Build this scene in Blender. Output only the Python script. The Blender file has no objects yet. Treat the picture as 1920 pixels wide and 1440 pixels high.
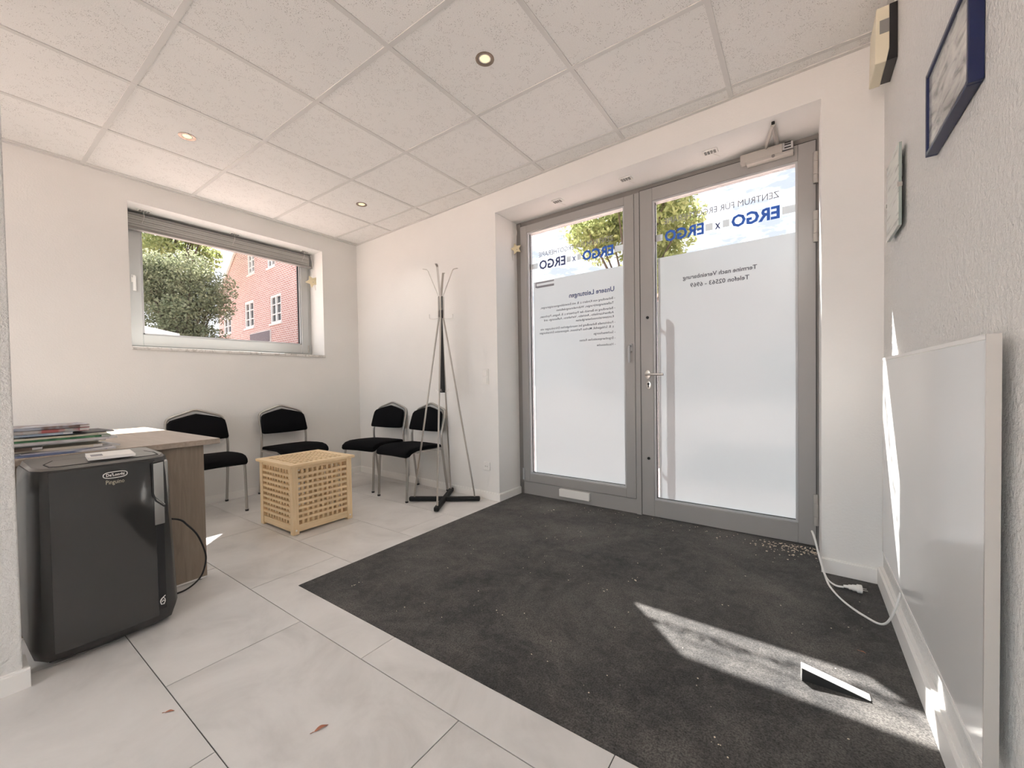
import bpy, bmesh, math, random
from mathutils import Vector, Matrix, Euler
random.seed(7)
PI = math.pi
scene = bpy.context.scene
COL = scene.collection

# ------------------------------------------------------------------ camera
cam_d = bpy.data.cameras.new('camera')
cam = bpy.data.objects.new('camera', cam_d)
COL.objects.link(cam)
cam_d.sensor_width = 36.0
cam_d.lens = 765.13 / 1920 * 36.0
cam_d.shift_x = -2.15 / 1920
cam_d.shift_y = 11.25 / 1920
cam_d.clip_start = 0.02
cam_d.clip_end = 300
def cam_matrix(loc, yaw, pitch, roll):
    y, p, r = (math.radians(a) for a in (yaw, pitch, roll))
    f = Vector((-math.sin(y) * math.cos(p), math.cos(y) * math.cos(p), math.sin(p)))
    rt = Vector((math.cos(y), math.sin(y), 0))
    up = rt.cross(f)
    r2 = rt * math.cos(r) + up * math.sin(r)
    u2 = -rt * math.sin(r) + up * math.cos(r)
    m = Matrix((r2, u2, -f)).transposed().to_4x4()
    m.translation = loc
    return m
cam.matrix_world = cam_matrix(Vector((4.1153, -2.7064, 0.9946)), 35.211, -1.1355, -0.8901)
scene.camera = cam

# ------------------------------------------------------------------ sky, sun, exposure
SKY = 6.1
SUN = 78.0
EXPOSURE = 0.0
world = bpy.data.worlds.new('sky')
scene.world = world
world.use_nodes = True
wn = world.node_tree.nodes; wl = world.node_tree.links
wn.clear()
w_out = wn.new('ShaderNodeOutputWorld'); w_bg = wn.new('ShaderNodeBackground')
w_tc = wn.new('ShaderNodeTexCoord'); w_map = wn.new('ShaderNodeMapping')
w_no = wn.new('ShaderNodeTexNoise'); w_ra = wn.new('ShaderNodeValToRGB')
w_map.inputs['Scale'].default_value = (3.0, 3.0, 9.0)
w_no.inputs['Scale'].default_value = 4.5; w_no.inputs['Detail'].default_value = 7; w_no.inputs['Roughness'].default_value = 0.6
w_ra.color_ramp.elements[0].position = 0.40; w_ra.color_ramp.elements[0].color = (0.42, 0.46, 0.52, 1)
w_ra.color_ramp.elements[1].position = 0.58; w_ra.color_ramp.elements[1].color = (0.955, 1.0, 1.045, 1)
wl.new(w_tc.outputs['Generated'], w_map.inputs['Vector']); wl.new(w_map.outputs['Vector'], w_no.inputs['Vector'])
wl.new(w_no.outputs['Fac'], w_ra.inputs['Fac']); wl.new(w_ra.outputs['Color'], w_bg.inputs['Color'])
w_bg.inputs['Strength'].default_value = SKY
wl.new(w_bg.outputs['Background'], w_out.inputs['Surface'])

sun_d = bpy.data.lights.new('sun', 'SUN')
sun_d.energy = SUN
sun_d.angle = math.radians(0.55)
sun_d.color = (1.0, 0.96, 0.90)
sun = bpy.data.objects.new('sun', sun_d)
COL.objects.link(sun)
sun.rotation_euler = Vector((0.696, -0.674, -1.0)).to_track_quat('-Z', 'Y').to_euler()
sun.location = (-8, 8, 14)

vs = scene.view_settings
vs.view_transform = 'Standard'; vs.look = 'None'; vs.gamma = 1.0; vs.use_curve_mapping = False
vs.exposure = EXPOSURE
scene.cycles.use_denoising = True
scene.cycles.max_bounces = 14
scene.cycles.diffuse_bounces = 8
scene.cycles.transparent_max_bounces = 24
scene.cycles.sample_clamp_indirect = 8.0

# ------------------------------------------------------------------ materials
def new_mat(name, color, rough=0.5, metal=0.0, spec=0.5):
    m = bpy.data.materials.new(name); m.use_nodes = True
    b = m.node_tree.nodes['Principled BSDF']
    b.inputs['Base Color'].default_value = (*color, 1)
    b.inputs['Roughness'].default_value = rough
    b.inputs['Metallic'].default_value = metal
    b.inputs['Specular IOR Level'].default_value = spec
    return m
def nodes_of(m): return m.node_tree.nodes, m.node_tree.links, m.node_tree.nodes['Principled BSDF']
def tex_coord(m, kind='Object', scale=(1, 1, 1)):
    n, l, b = nodes_of(m)
    tc = n.new('ShaderNodeTexCoord'); mp = n.new('ShaderNodeMapping')
    mp.inputs['Scale'].default_value = scale
    l.new(tc.outputs[kind], mp.inputs['Vector'])
    return mp.outputs['Vector']
def noise(m, vec, scale, detail=4, rough=0.55, dist=0.0):
    n, l, b = nodes_of(m)
    t = n.new('ShaderNodeTexNoise')
    t.inputs['Scale'].default_value = scale; t.inputs['Detail'].default_value = detail
    t.inputs['Roughness'].default_value = rough; t.inputs['Distortion'].default_value = dist
    l.new(vec, t.inputs['Vector'])
    return t.outputs['Fac']
def ramp(m, fac, stops):
    n, l, b = nodes_of(m)
    r = n.new('ShaderNodeValToRGB'); e = r.color_ramp.elements
    e[0].position, e[0].color = stops[0][0], (*stops[0][1], 1)
    e[1].position, e[1].color = stops[-1][0], (*stops[-1][1], 1)
    for p, c in stops[1:-1]:
        x = e.new(p); x.color = (*c, 1)
    l.new(fac, r.inputs['Fac'])
    return r.outputs['Color']
def bump(m, height, strength=0.3, dist=0.01):
    n, l, b = nodes_of(m)
    bp = n.new('ShaderNodeBump')
    bp.inputs['Strength'].default_value = strength; bp.inputs['Distance'].default_value = dist
    l.new(height, bp.inputs['Height']); l.new(bp.outputs['Normal'], b.inputs['Normal'])
def to_color(m, col): m.node_tree.links.new(col, nodes_of(m)[2].inputs['Base Color'])
def math_node(m, op, a, b_=None):
    n, l, b = nodes_of(m)
    t = n.new('ShaderNodeMath'); t.operation = op
    for i, v in enumerate((a, b_)):
        if v is None: continue
        if isinstance(v, (int, float)): t.inputs[i].default_value = v
        else: l.new(v, t.inputs[i])
    return t.outputs[0]
def mix_color(m, fac, a, b_):
    n, l, b = nodes_of(m)
    t = n.new('ShaderNodeMix'); t.data_type = 'RGBA'
    if isinstance(fac, (int, float)): t.inputs[0].default_value = fac
    else: l.new(fac, t.inputs[0])
    for i, v in ((6, a), (7, b_)):
        if isinstance(v, tuple): t.inputs[i].default_value = (*v, 1)
        else: l.new(v, t.inputs[i])
    return t.outputs[2]

def wall_mat(name, color, sc, st, dist):
    m = new_mat(name, color, 0.92, spec=0.2)
    v = tex_coord(m)
    f = noise(m, v, sc, 5, 0.6)
    bump(m, f, st, dist)
    to_color(m, ramp(m, noise(m, v, 2.2, 3), [(0.3, tuple(c * 0.97 for c in color)), (0.7, color)]))
    return m
WALLC = (0.80, 0.795, 0.775)
M = {}
M['wall'] = wall_mat('painted_plaster', WALLC, 95, 0.30, 0.004)
M['wall_rough'] = wall_mat('rough_painted_plaster', WALLC, 62, 1.0, 0.010)
M['white_trim'] = new_mat('white_lacquer', (0.86, 0.85, 0.825), 0.45)
M['slab'] = new_mat('screed', (0.10, 0.098, 0.095), 0.9)

m = M['tile'] = new_mat('concrete_look_vinyl', (0.4, 0.4, 0.4), 0.42, spec=0.4)
n_, l_, b_ = nodes_of(m)
v = tex_coord(m, 'Object')
oi = n_.new('ShaderNodeObjectInfo')
add = n_.new('ShaderNodeVectorMath'); add.operation = 'ADD'
sc_ = n_.new('ShaderNodeVectorMath'); sc_.operation = 'SCALE'
cmb = n_.new('ShaderNodeCombineXYZ')
for i in range(3): l_.new(oi.outputs['Random'], cmb.inputs[i])
l_.new(cmb.outputs[0], sc_.inputs[0]); sc_.inputs['Scale'].default_value = 23.0
l_.new(v, add.inputs[0]); l_.new(sc_.outputs[0], add.inputs[1])
f1 = noise(m, add.outputs[0], 3.2, 6, 0.62, 0.6)
f2 = noise(m, add.outputs[0], 26, 4, 0.6)
c1 = ramp(m, f1, [(0.25, (0.52, 0.51, 0.495)), (0.5, (0.665, 0.655, 0.64)), (0.78, (0.76, 0.75, 0.735))])
to_color(m, mix_color(m, math_node(m, 'MULTIPLY', f2, 0.18), c1, (0.54, 0.53, 0.515)))
bump(m, f2, 0.05, 0.002)
l_.new(ramp(m, f1, [(0.3, (0.36,) * 3), (0.7, (0.52,) * 3)]), b_.inputs['Roughness'])

m = M['mat'] = new_mat('charcoal_entrance_carpet', (0.03, 0.03, 0.03), 0.95, spec=0.25)
v = tex_coord(m)
fa = noise(m, v, 2.2, 7, 0.68, 0.6); fb = noise(m, v, 190, 3, 0.75); fc = noise(m, v, 16, 6, 0.72, 0.8)
base = ramp(m, fa, [(0.34, (0.022, 0.022, 0.022)), (0.50, (0.047, 0.045, 0.043)), (0.68, (0.105, 0.099, 0.091))])
base = mix_color(m, math_node(m, 'MULTIPLY', ramp(m, fc, [(0.42, (0, 0, 0)), (0.66, (1, 1, 1))]), 0.5), base, (0.112, 0.106, 0.098))
grain = ramp(m, fb, [(0.34, (0.35, 0.35, 0.35)), (0.66, (1.7, 1.7, 1.7))])
nm_, lm_, bm_ = nodes_of(m)
mulc = nm_.new('ShaderNodeMix'); mulc.data_type = 'RGBA'; mulc.blend_type = 'MULTIPLY'; mulc.inputs[0].default_value = 1.0
lm_.new(base, mulc.inputs[6]); lm_.new(grain, mulc.inputs[7])
to_color(m, mulc.outputs[2])
bump(m, fb, 0.9, 0.004)
nodes_of(m)[2].inputs['Sheen Weight'].default_value = 0.12
nodes_of(m)[2].inputs['Sheen Roughness'].default_value = 0.5

m = M['ceiling_tile'] = new_mat('mineral_fibre_tile', (0.80, 0.775, 0.735), 0.95, spec=0.1)
n_, l_, b_ = nodes_of(m)
v = tex_coord(m, 'Object')
vo = n_.new('ShaderNodeTexVoronoi'); vo.inputs['Scale'].default_value = 165
l_.new(v, vo.inputs['Vector'])
dots = math_node(m, 'LESS_THAN', vo.outputs['Distance'], 0.27)
mask = math_node(m, 'GREATER_THAN', noise(m, v, 15, 3, 0.6, 1.2), 0.52)
pin = math_node(m, 'MULTIPLY', dots, mask)
fine = noise(m, v, 240, 2, 0.6)
basec = ramp(m, fine, [(0.3, (0.80, 0.79, 0.77)), (0.65, (0.88, 0.87, 0.85))])
to_color(m, mix_color(m, math_node(m, 'MULTIPLY', pin, 0.6), basec, (0.30, 0.28, 0.26)))
bump(m, math_node(m, 'SUBTRACT', fine, pin), 0.35, 0.002)
M['grid'] = new_mat('white_ceiling_grid', (0.68, 0.67, 0.65), 0.5)
M['void'] = new_mat('ceiling_void', (0.25, 0.24, 0.23), 0.9)

m = M['alu'] = new_mat('grey_painted_aluminium', (0.33, 0.325, 0.315), 0.42, spec=0.5)
M['alu_dark'] = new_mat('darker_grey_aluminium', (0.20, 0.19, 0.18), 0.5)
M['alu_light'] = new_mat('light_grey_bead', (0.46, 0.47, 0.48), 0.4)
M['win_frame'] = new_mat('light_grey_window_frame', (0.50, 0.515, 0.51), 0.45)
M['hinge'] = new_mat('beige_grey_hinge', (0.44, 0.42, 0.39), 0.4)
M['gasket'] = new_mat('black_rubber', (0.012, 0.012, 0.012), 0.7)
M['steel'] = new_mat('brushed_steel', (0.55, 0.53, 0.50), 0.3, 1.0)
M['chair_tube'] = new_mat('silver_powder_coat', (0.40, 0.385, 0.36), 0.35, 0.6)
M['panel_frame'] = new_mat('anodised_frame', (0.60, 0.58, 0.55), 0.38, 0.5)
M['white_frame'] = new_mat('white_frame', (0.85, 0.84, 0.81), 0.35)
m = M['panel_face'] = new_mat('glossy_white_panel', (0.76, 0.765, 0.755), 0.14, spec=0.5)
M['white_plastic'] = new_mat('white_plastic', (0.82, 0.81, 0.78), 0.35)
M['cream'] = new_mat('cream_plastic', (0.72, 0.67, 0.52), 0.45)
M['grey_plastic'] = new_mat('grey_plastic', (0.22, 0.22, 0.21), 0.5)
M['black_plastic'] = new_mat('black_plastic', (0.012, 0.012, 0.013), 0.35)
M['fabric_black'] = new_mat('black_upholstery', (0.006, 0.006, 0.007), 0.95, spec=0.1)
bump(M['fabric_black'], noise(M['fabric_black'], tex_coord(M['fabric_black']), 380, 2), 0.4, 0.002)
m = M['black_paint'] = new_mat('black_paint', (0.007, 0.007, 0.007), 0.55, spec=0.3)
M['blind'] = new_mat('grey_blind_fabric', (0.42, 0.42, 0.40), 0.85)
M['blind_bar'] = new_mat('dark_grey_blind_bar', (0.27, 0.265, 0.25), 0.5)
M['cord'] = new_mat('white_cord', (0.75, 0.73, 0.70), 0.7)
m = M['marble'] = new_mat('pale_marble', (0.7, 0.69, 0.66), 0.3)
to_color(m, ramp(m, noise(m, tex_coord(m), 14, 6, 0.7, 1.5), [(0.35, (0.42, 0.40, 0.37)), (0.5, (0.72, 0.70, 0.67)), (0.8, (0.78, 0.77, 0.74))]))
def wood_mat(name, c0, c1, scale, rough, wsc):
    m = new_mat(name, c0, rough)
    v = tex_coord(m, 'Object', scale)
    f = noise(m, v, wsc, 6, 0.65, 1.2)
    to_color(m, ramp(m, f, [(0.28, c0), (0.72, c1)]))
    return m
M['pine_x'] = wood_mat('pine_grain_x', (0.68, 0.50, 0.28), (0.84, 0.68, 0.45), (2, 22, 22), 0.5, 2.5)
M['pine_y'] = wood_mat('pine_grain_y', (0.68, 0.50, 0.28), (0.84, 0.68, 0.45), (22, 2, 22), 0.5, 2.5)
M['pine_z'] = wood_mat('pine_grain_z', (0.68, 0.50, 0.28), (0.84, 0.68, 0.45), (22, 22, 2), 0.5, 2.5)
M['desk_lit'] = wood_mat('oak_laminate_lit', (0.34, 0.28, 0.225), (0.48, 0.41, 0.345), (2, 30, 30), 0.38, 1.6)  # laminate lightened: the light falling on the top is in the colour
M['desk_shaded'] = wood_mat('oak_laminate_shaded', (0.21, 0.165, 0.125), (0.32, 0.26, 0.20), (30, 26, 1.6), 0.5, 1.6)  # same laminate darkened: shade on the upright panels is in the colour
M['star_wood'] = new_mat('pale_star_wood', (0.62, 0.55, 0.36), 0.7)

# air conditioner
m = M['ac_body'] = new_mat('dark_grey_ac_plastic', (0.036, 0.036, 0.035), 0.38)
m = M['ac_gloss'] = new_mat('glossy_anthracite', (0.030, 0.030, 0.029), 0.09, spec=0.6)
nodes_of(m)[2].inputs['Coat Weight'].default_value = 0.4
M['ac_top'] = new_mat('grey_ac_deck', (0.20, 0.195, 0.185), 0.3)
M['ac_silver'] = new_mat('silver_ac_trim', (0.55, 0.54, 0.52), 0.18, 0.9)
M['print_white'] = new_mat('white_print', (0.75, 0.74, 0.72), 0.5)
M['print_gold'] = new_mat('pale_gold_print', (0.52, 0.49, 0.38), 0.4, 0.3)
M['paper'] = new_mat('white_paper', (0.84, 0.83, 0.81), 0.7)
M['ink_grey'] = new_mat('grey_ink', (0.33, 0.33, 0.36), 0.7)
M['blue_frame'] = new_mat('dark_blue_frame', (0.006, 0.013, 0.065), 0.3)
m = M['picture'] = new_mat('grey_landscape_print', (0.6, 0.6, 0.6), 0.15)
v = tex_coord(m, 'Object', (1, 9, 34))
to_color(m, ramp(m, noise(m, v, 1.0, 4, 0.6, 0.8), [(0.36, (0.22, 0.23, 0.23)), (0.48, (0.48, 0.49, 0.48)), (0.62, (0.66, 0.66, 0.64))]))
m = M['certificate'] = new_mat('pale_certificate', (0.6, 0.63, 0.58), 0.15)
v = tex_coord(m, 'Object', (1, 5, 60))
to_color(m, ramp(m, noise(m, v, 1.0, 2, 0.5), [(0.33, (0.36, 0.38, 0.36)), (0.45, (0.56, 0.60, 0.56)), (0.8, (0.62, 0.65, 0.61))]))
M['glass_edge'] = new_mat('green_glass_edge', (0.30, 0.36, 0.34), 0.2)

def glass_mat(name, tint, refl):
    m = bpy.data.materials.new(name); m.use_nodes = True
    n, l = m.node_tree.nodes, m.node_tree.links
    n.clear()
    o = n.new('ShaderNodeOutputMaterial'); t = n.new('ShaderNodeBsdfTransparent'); g = n.new('ShaderNodeBsdfGlossy'); x = n.new('ShaderNodeMixShader')
    t.inputs['Color'].default_value = (*tint, 1); g.inputs['Roughness'].default_value = 0.02
    x.inputs[0].default_value = refl
    l.new(t.outputs[0], x.inputs[1]); l.new(g.outputs[0], x.inputs[2]); l.new(x.outputs[0], o.inputs['Surface'])
    return m
GT = 0.34  # glass transmission, tint added to dim the outdoors against the room
M['glass'] = glass_mat('dimmed_glass', (GT ** 0.5, GT ** 0.5, GT ** 0.5 * 1.01), 0.03)
M['glass_clear'] = glass_mat('clear_glass', (0.96, 0.965, 0.96), 0.03)
m = M['film'] = bpy.data.materials.new('frosted_film'); m.use_nodes = True
n, l = m.node_tree.nodes, m.node_tree.links
n.clear()
o = n.new('ShaderNodeOutputMaterial'); tl = n.new('ShaderNodeBsdfTranslucent'); rf = n.new('ShaderNodeBsdfRefraction')
df = n.new('ShaderNodeBsdfDiffuse'); x1 = n.new('ShaderNodeMixShader'); x2 = n.new('ShaderNodeAddShader')
FILM_T = 0.265
tl.inputs['Color'].default_value = (FILM_T * 0.92, FILM_T, FILM_T * 1.04, 1)
rf.inputs['Color'].default_value = (0.43, 0.445, 0.455, 1); rf.inputs['Roughness'].default_value = 0.36; rf.inputs['IOR'].default_value = 1.12
df.inputs['Color'].default_value = (0.30, 0.30, 0.30, 1)
x1.inputs[0].default_value = 0.42
l.new(tl.outputs[0], x1.inputs[1]); l.new(rf.outputs[0], x1.inputs[2])
l.new(x1.outputs[0], x2.inputs[0]); l.new(df.outputs[0], x2.inputs[1]); l.new(x2.outputs[0], o.inputs['Surface'])

M['letter_blue'] = new_mat('blue_lettering', (0.02, 0.12, 0.55), 0.5)
M['letter_navy'] = new_mat('navy_lettering', (0.06, 0.08, 0.20), 0.5)
M['letter_grey'] = new_mat('grey_lettering', (0.27, 0.27, 0.30), 0.5)
M['letter_dark'] = new_mat('dark_grey_lettering', (0.12, 0.12, 0.14), 0.5)
M['letter_band'] = new_mat('pale_grey_band', (0.55, 0.55, 0.57), 0.6)

# outdoors
m = M['brick'] = new_mat('red_brick', (0.5, 0.25, 0.2), 0.85)
n_, l_, b_ = nodes_of(m)
bt = n_.new('ShaderNodeTexBrick')
bt.inputs['Scale'].default_value = 1.0; bt.inputs['Brick Width'].default_value = 0.25; bt.inputs['Row Height'].default_value = 0.1
bt.inputs['Mortar Size'].default_value = 0.014
bt.inputs['Color1'].default_value = (0.47, 0.215, 0.185, 1); bt.inputs['Color2'].default_value = (0.56, 0.30, 0.26, 1); bt.inputs['Mortar'].default_value = (0.80, 0.74, 0.70, 1)
v = tex_coord(m)
sx = n_.new('ShaderNodeSeparateXYZ'); cx = n_.new('ShaderNodeCombineXYZ')
l_.new(v, sx.inputs[0]); l_.new(sx.outputs['X'], cx.inputs['X']); l_.new(sx.outputs['Z'], cx.inputs['Y'])
l_.new(cx.outputs[0], bt.inputs['Vector']); to_color(m, bt.outputs['Color'])
m = M['paving'] = new_mat('red_clinker_paving', (0.5, 0.3, 0.26), 0.9)
n_, l_, b_ = nodes_of(m)
bt = n_.new('ShaderNodeTexBrick')
bt.inputs['Scale'].default_value = 1.0; bt.inputs['Brick Width'].default_value = 0.2; bt.inputs['Row Height'].default_value = 0.1; bt.inputs['Mortar Size'].default_value = 0.006
bt.inputs['Color1'].default_value = (0.40, 0.285, 0.25, 1); bt.inputs['Color2'].default_value = (0.45, 0.34, 0.30, 1); bt.inputs['Mortar'].default_value = (0.45, 0.38, 0.34, 1)
l_.new(tex_coord(m), bt.inputs['Vector']); to_color(m, bt.outputs['Color'])
M['house_white'] = new_mat('white_painted_wood', (0.82, 0.81, 0.78), 0.6)
M['house_pane'] = new_mat('dark_reflecting_pane', (0.09, 0.10, 0.11), 0.08)
M['roof_tile'] = new_mat('dark_red_roof', (0.20, 0.075, 0.055), 0.8)
M['sign_dark'] = new_mat('dark_sign_board', (0.16, 0.13, 0.14), 0.6)
M['shed_white'] = new_mat('pale_render', (0.80, 0.79, 0.82), 0.7)
M['bark'] = new_mat('bark', (0.10, 0.075, 0.055), 0.9)
def leaf_mat(name, c0, c1):
    m = new_mat(name, c0, 0.55, spec=0.3)
    n, l, b = nodes_of(m)
    f = noise(m, tex_coord(m), 3.5, 3)
    col = ramp(m, f, [(0.35, c0), (0.65, c1)])
    to_color(m, col)
    tr = n.new('ShaderNodeBsdfTranslucent'); mx = n.new('ShaderNodeMixShader'); mx.inputs[0].default_value = 0.4
    l.new(col, tr.inputs['Color'])
    out = n['Material Output']
    l.new(b.outputs[0], mx.inputs[1]); l.new(tr.outputs[0], mx.inputs[2]); l.new(mx.outputs[0], out.inputs['Surface'])
    return m
M['leaf_olive'] = leaf_mat('olive_leaves', (0.18, 0.21, 0.12), (0.36, 0.38, 0.24))
M['leaf_green'] = leaf_mat('yellow_green_leaves', (0.24, 0.29, 0.10), (0.46, 0.50, 0.23))
M['dry_leaf'] = new_mat('dry_leaf', (0.36, 0.14, 0.08), 0.7)
M['crumb'] = new_mat('beige_crumbs', (0.74, 0.64, 0.52), 0.8)
m = M['lamp_glow'] = new_mat('warm_lamp', (1, 0.85, 0.55), 0.4)
nodes_of(m)[2].inputs['Emission Color'].default_value = (1.0, 0.78, 0.40, 1)
nodes_of(m)[2].inputs['Emission Strength'].default_value = 1.0
M['lamp_ring'] = new_mat('bronze_ring', (0.32, 0.25, 0.20), 0.25, 0.9)

# ------------------------------------------------------------------ mesh helpers
class MB:
    def __init__(self): self.v = []; self.f = []
    def add(self, vs, fs):
        o = len(self.v); self.v += [tuple(p) for p in vs]; self.f += [tuple(i + o for i in f) for f in fs]; return self
    def box(self, x0, x1, y0, y1, z0, z1):
        return self.add([(x, y, z) for z in (z0, z1) for y in (y0, y1) for x in (x0, x1)],
                        [(0, 2, 3, 1), (4, 5, 7, 6), (0, 1, 5, 4), (2, 6, 7, 3), (0, 4, 6, 2), (1, 3, 7, 5)])
    def prism(self, poly, h0, h1, axis='z'):
        n = len(poly)
        def P(a, b, h): return {'z': (a, b, h), 'y': (a, h, b), 'x': (h, a, b)}[axis]
        vs = [P(a, b, h0) for a, b in poly] + [P(a, b, h1) for a, b in poly]
        fs = [tuple(range(n))[::-1], tuple(range(n, 2 * n))] + [(i, (i + 1) % n, n + (i + 1) % n, n + i) for i in range(n)]
        return self.add(vs, fs)
    def loft(self, rings, cap=True):
        n = len(rings[0]); vs = [p for r in rings for p in r]; fs = []
        for k in range(len(rings) - 1):
            for i in range(n):
                fs.append((k * n + i, k * n + (i + 1) % n, (k + 1) * n + (i + 1) % n, (k + 1) * n + i))
        if cap:
            fs.append(tuple(range(n))[::-1]); fs.append(tuple((len(rings) - 1) * n + i for i in range(n)))
        return self.add(vs, fs)
    def tube(self, path, r, n=10, closed=False):
        pts = [Vector(p) for p in path]
        rad = r if isinstance(r, (list, tuple)) else [r] * len(pts)
        rings = []; prev = None
        for i, p in enumerate(pts):
            if closed: t = pts[(i + 1) % len(pts)] - pts[i - 1]
            elif i == 0: t = pts[1] - p
            elif i == len(pts) - 1: t = p - pts[i - 1]
            else: t = (pts[i + 1] - p).normalized() + (p - pts[i - 1]).normalized()
            t.normalize()
            if prev is None:
                a = Vector((0, 0, 1)) if abs(t.z) < 0.9 else Vector((1, 0, 0))
                u = (a - t * a.dot(t)).normalized()
            else:
                u = prev - t * prev.dot(t)
                u = u.normalized() if u.length > 1e-6 else prev
            prev = u; w = t.cross(u)
            rings.append([tuple(p + (u * math.cos(2 * PI * k / n) + w * math.sin(2 * PI * k / n)) * rad[i]) for k in range(n)])
        if closed: rings.append(rings[0])
        return self.loft(rings, cap=not closed)
    def cyl(self, c, r, h, axis='z', n=20, r2=None):
        c = Vector(c); d = {'x': Vector((1, 0, 0)), 'y': Vector((0, 1, 0)), 'z': Vector((0, 0, 1))}[axis]
        return self.tube([c, c + d * h], [r, r if r2 is None else r2], n)
    def lathe(self, prof, c=(0, 0, 0), n=24):
        rings = [[(c[0] + r * math.cos(2 * PI * k / n), c[1] + r * math.sin(2 * PI * k / n), c[2] + z) for k in range(n)] for r, z in prof]
        return self.loft(rings)
    def build(self, name, mat, parent=None, smooth=False, bevel=0.0, seg=2):
        me = bpy.data.meshes.new(name)
        me.from_pydata(self.v, [], self.f)
        bm = bmesh.new(); bm.from_mesh(me)
        bmesh.ops.recalc_face_normals(bm, faces=bm.faces)
        if bevel > 0:
            es = [e for e in bm.edges if len(e.link_faces) == 2 and e.calc_face_angle(0) > 0.6]
            bmesh.ops.bevel(bm, geom=es, offset=bevel, segments=seg, affect='EDGES', profile=0.5, clamp_overlap=True)
        if smooth:
            for f in bm.faces: f.smooth = True
            for e in bm.edges:
                if len(e.link_faces) == 2 and e.calc_face_angle(0) > 0.75: e.smooth = False
        bm.to_mesh(me); bm.free()
        return obj_from(name, me, mat, parent)
def obj_from(name, me, mat, parent=None):
    if mat is not None:
        me.materials.clear(); me.materials.append(M[mat] if isinstance(mat, str) else mat)
    o = bpy.data.objects.new(name, me); COL.objects.link(o)
    if parent is not None: o.parent = parent
    return o
def copy_of(o, parent, name=None):
    c = o.copy(); COL.objects.link(c); c.parent = parent
    return c
def tag(o, label=None, cat=None, group=None, kind=None):
    if label: o['label'] = label
    if cat: o['category'] = cat
    if group: o['group'] = group
    if kind: o['kind'] = kind
    return o
def thing(name, label, cat, loc=(0, 0, 0), rz=0.0, group=None):
    o = bpy.data.objects.new(name, None); COL.objects.link(o)
    o.empty_display_size = 0.1
    o.location = loc; o.rotation_euler = (0, 0, rz)
    return tag(o, label, cat, group)
def struct_empty(name, loc=(0, 0, 0), rz=0.0):
    o = bpy.data.objects.new(name, None); COL.objects.link(o)
    o.location = loc; o.rotation_euler = (0, 0, rz); o['kind'] = 'structure'
    return o
def copy_tree(o, parent=None):
    c = o.copy(); COL.objects.link(c); c.parent = parent
    for ch in [x for x in bpy.data.objects if x.parent == o]: copy_tree(ch, c)
    return c
def spline(pts, n=8):
    """Catmull-Rom through the points."""
    P = [Vector(p) for p in pts]; P = [P[0] * 2 - P[1]] + P + [P[-1] * 2 - P[-2]]
    out = []
    for i in range(1, len(P) - 2):
        for k in range(n):
            t = k / n
            out.append(0.5 * ((2 * P[i]) + (-P[i - 1] + P[i + 1]) * t + (2 * P[i - 1] - 5 * P[i] + 4 * P[i + 1] - P[i + 2]) * t * t + (-P[i - 1] + 3 * P[i] - 3 * P[i + 1] + P[i + 2]) * t ** 3))
    out.append(P[-2])
    return out

# ------------------------------------------------------------------ room shell
W = 4.435            # right wall
H = 2.56             # ceiling
REAR = -5.6
NX0, NX1, NZ = 2.057, 4.20, 2.391   # door niche
YO = 0.42            # outer face of the door wall
def yw(x): return 0.0855 - 0.046 * x
DX = lambda x: 0.352 - 0.026 * x

mb = MB()
mb.prism([(0, yw(0)), (NX0, yw(NX0)), (NX0, YO), (0, YO)], 0, 2.85)
mb.prism([(NX1, yw(NX1)), (W, yw(W)), (W, YO), (NX1, YO)], 0, 2.85)
mb.prism([(NX0, yw(NX0)), (NX1, yw(NX1)), (NX1, YO), (NX0, YO)], NZ, 2.85)
tag(mb.build('wall_back', 'wall'), 'white plastered wall with the door niche', kind='structure')

WY0, WY1, WZ0, WZ1 = -1.842, -0.322, 1.305, 2.397   # left window opening
mb = MB()
mb.box(-0.36, 0, REAR - 0.25, WY0, 0, 2.85).box(-0.36, 0, WY1, YO, 0, 2.85)
mb.box(-0.36, 0, WY0, WY1, 0, WZ0).box(-0.36, 0, WY0, WY1, WZ1, 2.85)
tag(mb.build('wall_left', 'wall'), 'white wall with the wide window', kind='structure')
tag(MB().box(W, W + 0.3, REAR - 0.25, YO, 0, 2.85).build('wall_right', 'wall_rough'), 'rough white plaster wall beside the doors', kind='structure')
mb = MB()
RX0, RX1, RZ0, RZ1 = 0.35, 4.1, 0.25, 2.38  # opening for the added rear window, wide for fill daylight
mb.box(0, RX0, REAR - 0.25, REAR, 0, 2.85).box(RX1, W, REAR - 0.25, REAR, 0, 2.85)
mb.box(RX0, RX1, REAR - 0.25, REAR, 0, RZ0).box(RX0, RX1, REAR - 0.25, REAR, RZ1, 2.85)
tag(mb.build('wall_rear', 'wall'), kind='structure')
tag(MB().box(1.87, 1.992, -3.7, -2.56, 0, H + 0.03).build('wall_partition', 'wall_rough', bevel=0.004), 'rough white wall end beside the air conditioner', kind='structure')

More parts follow.
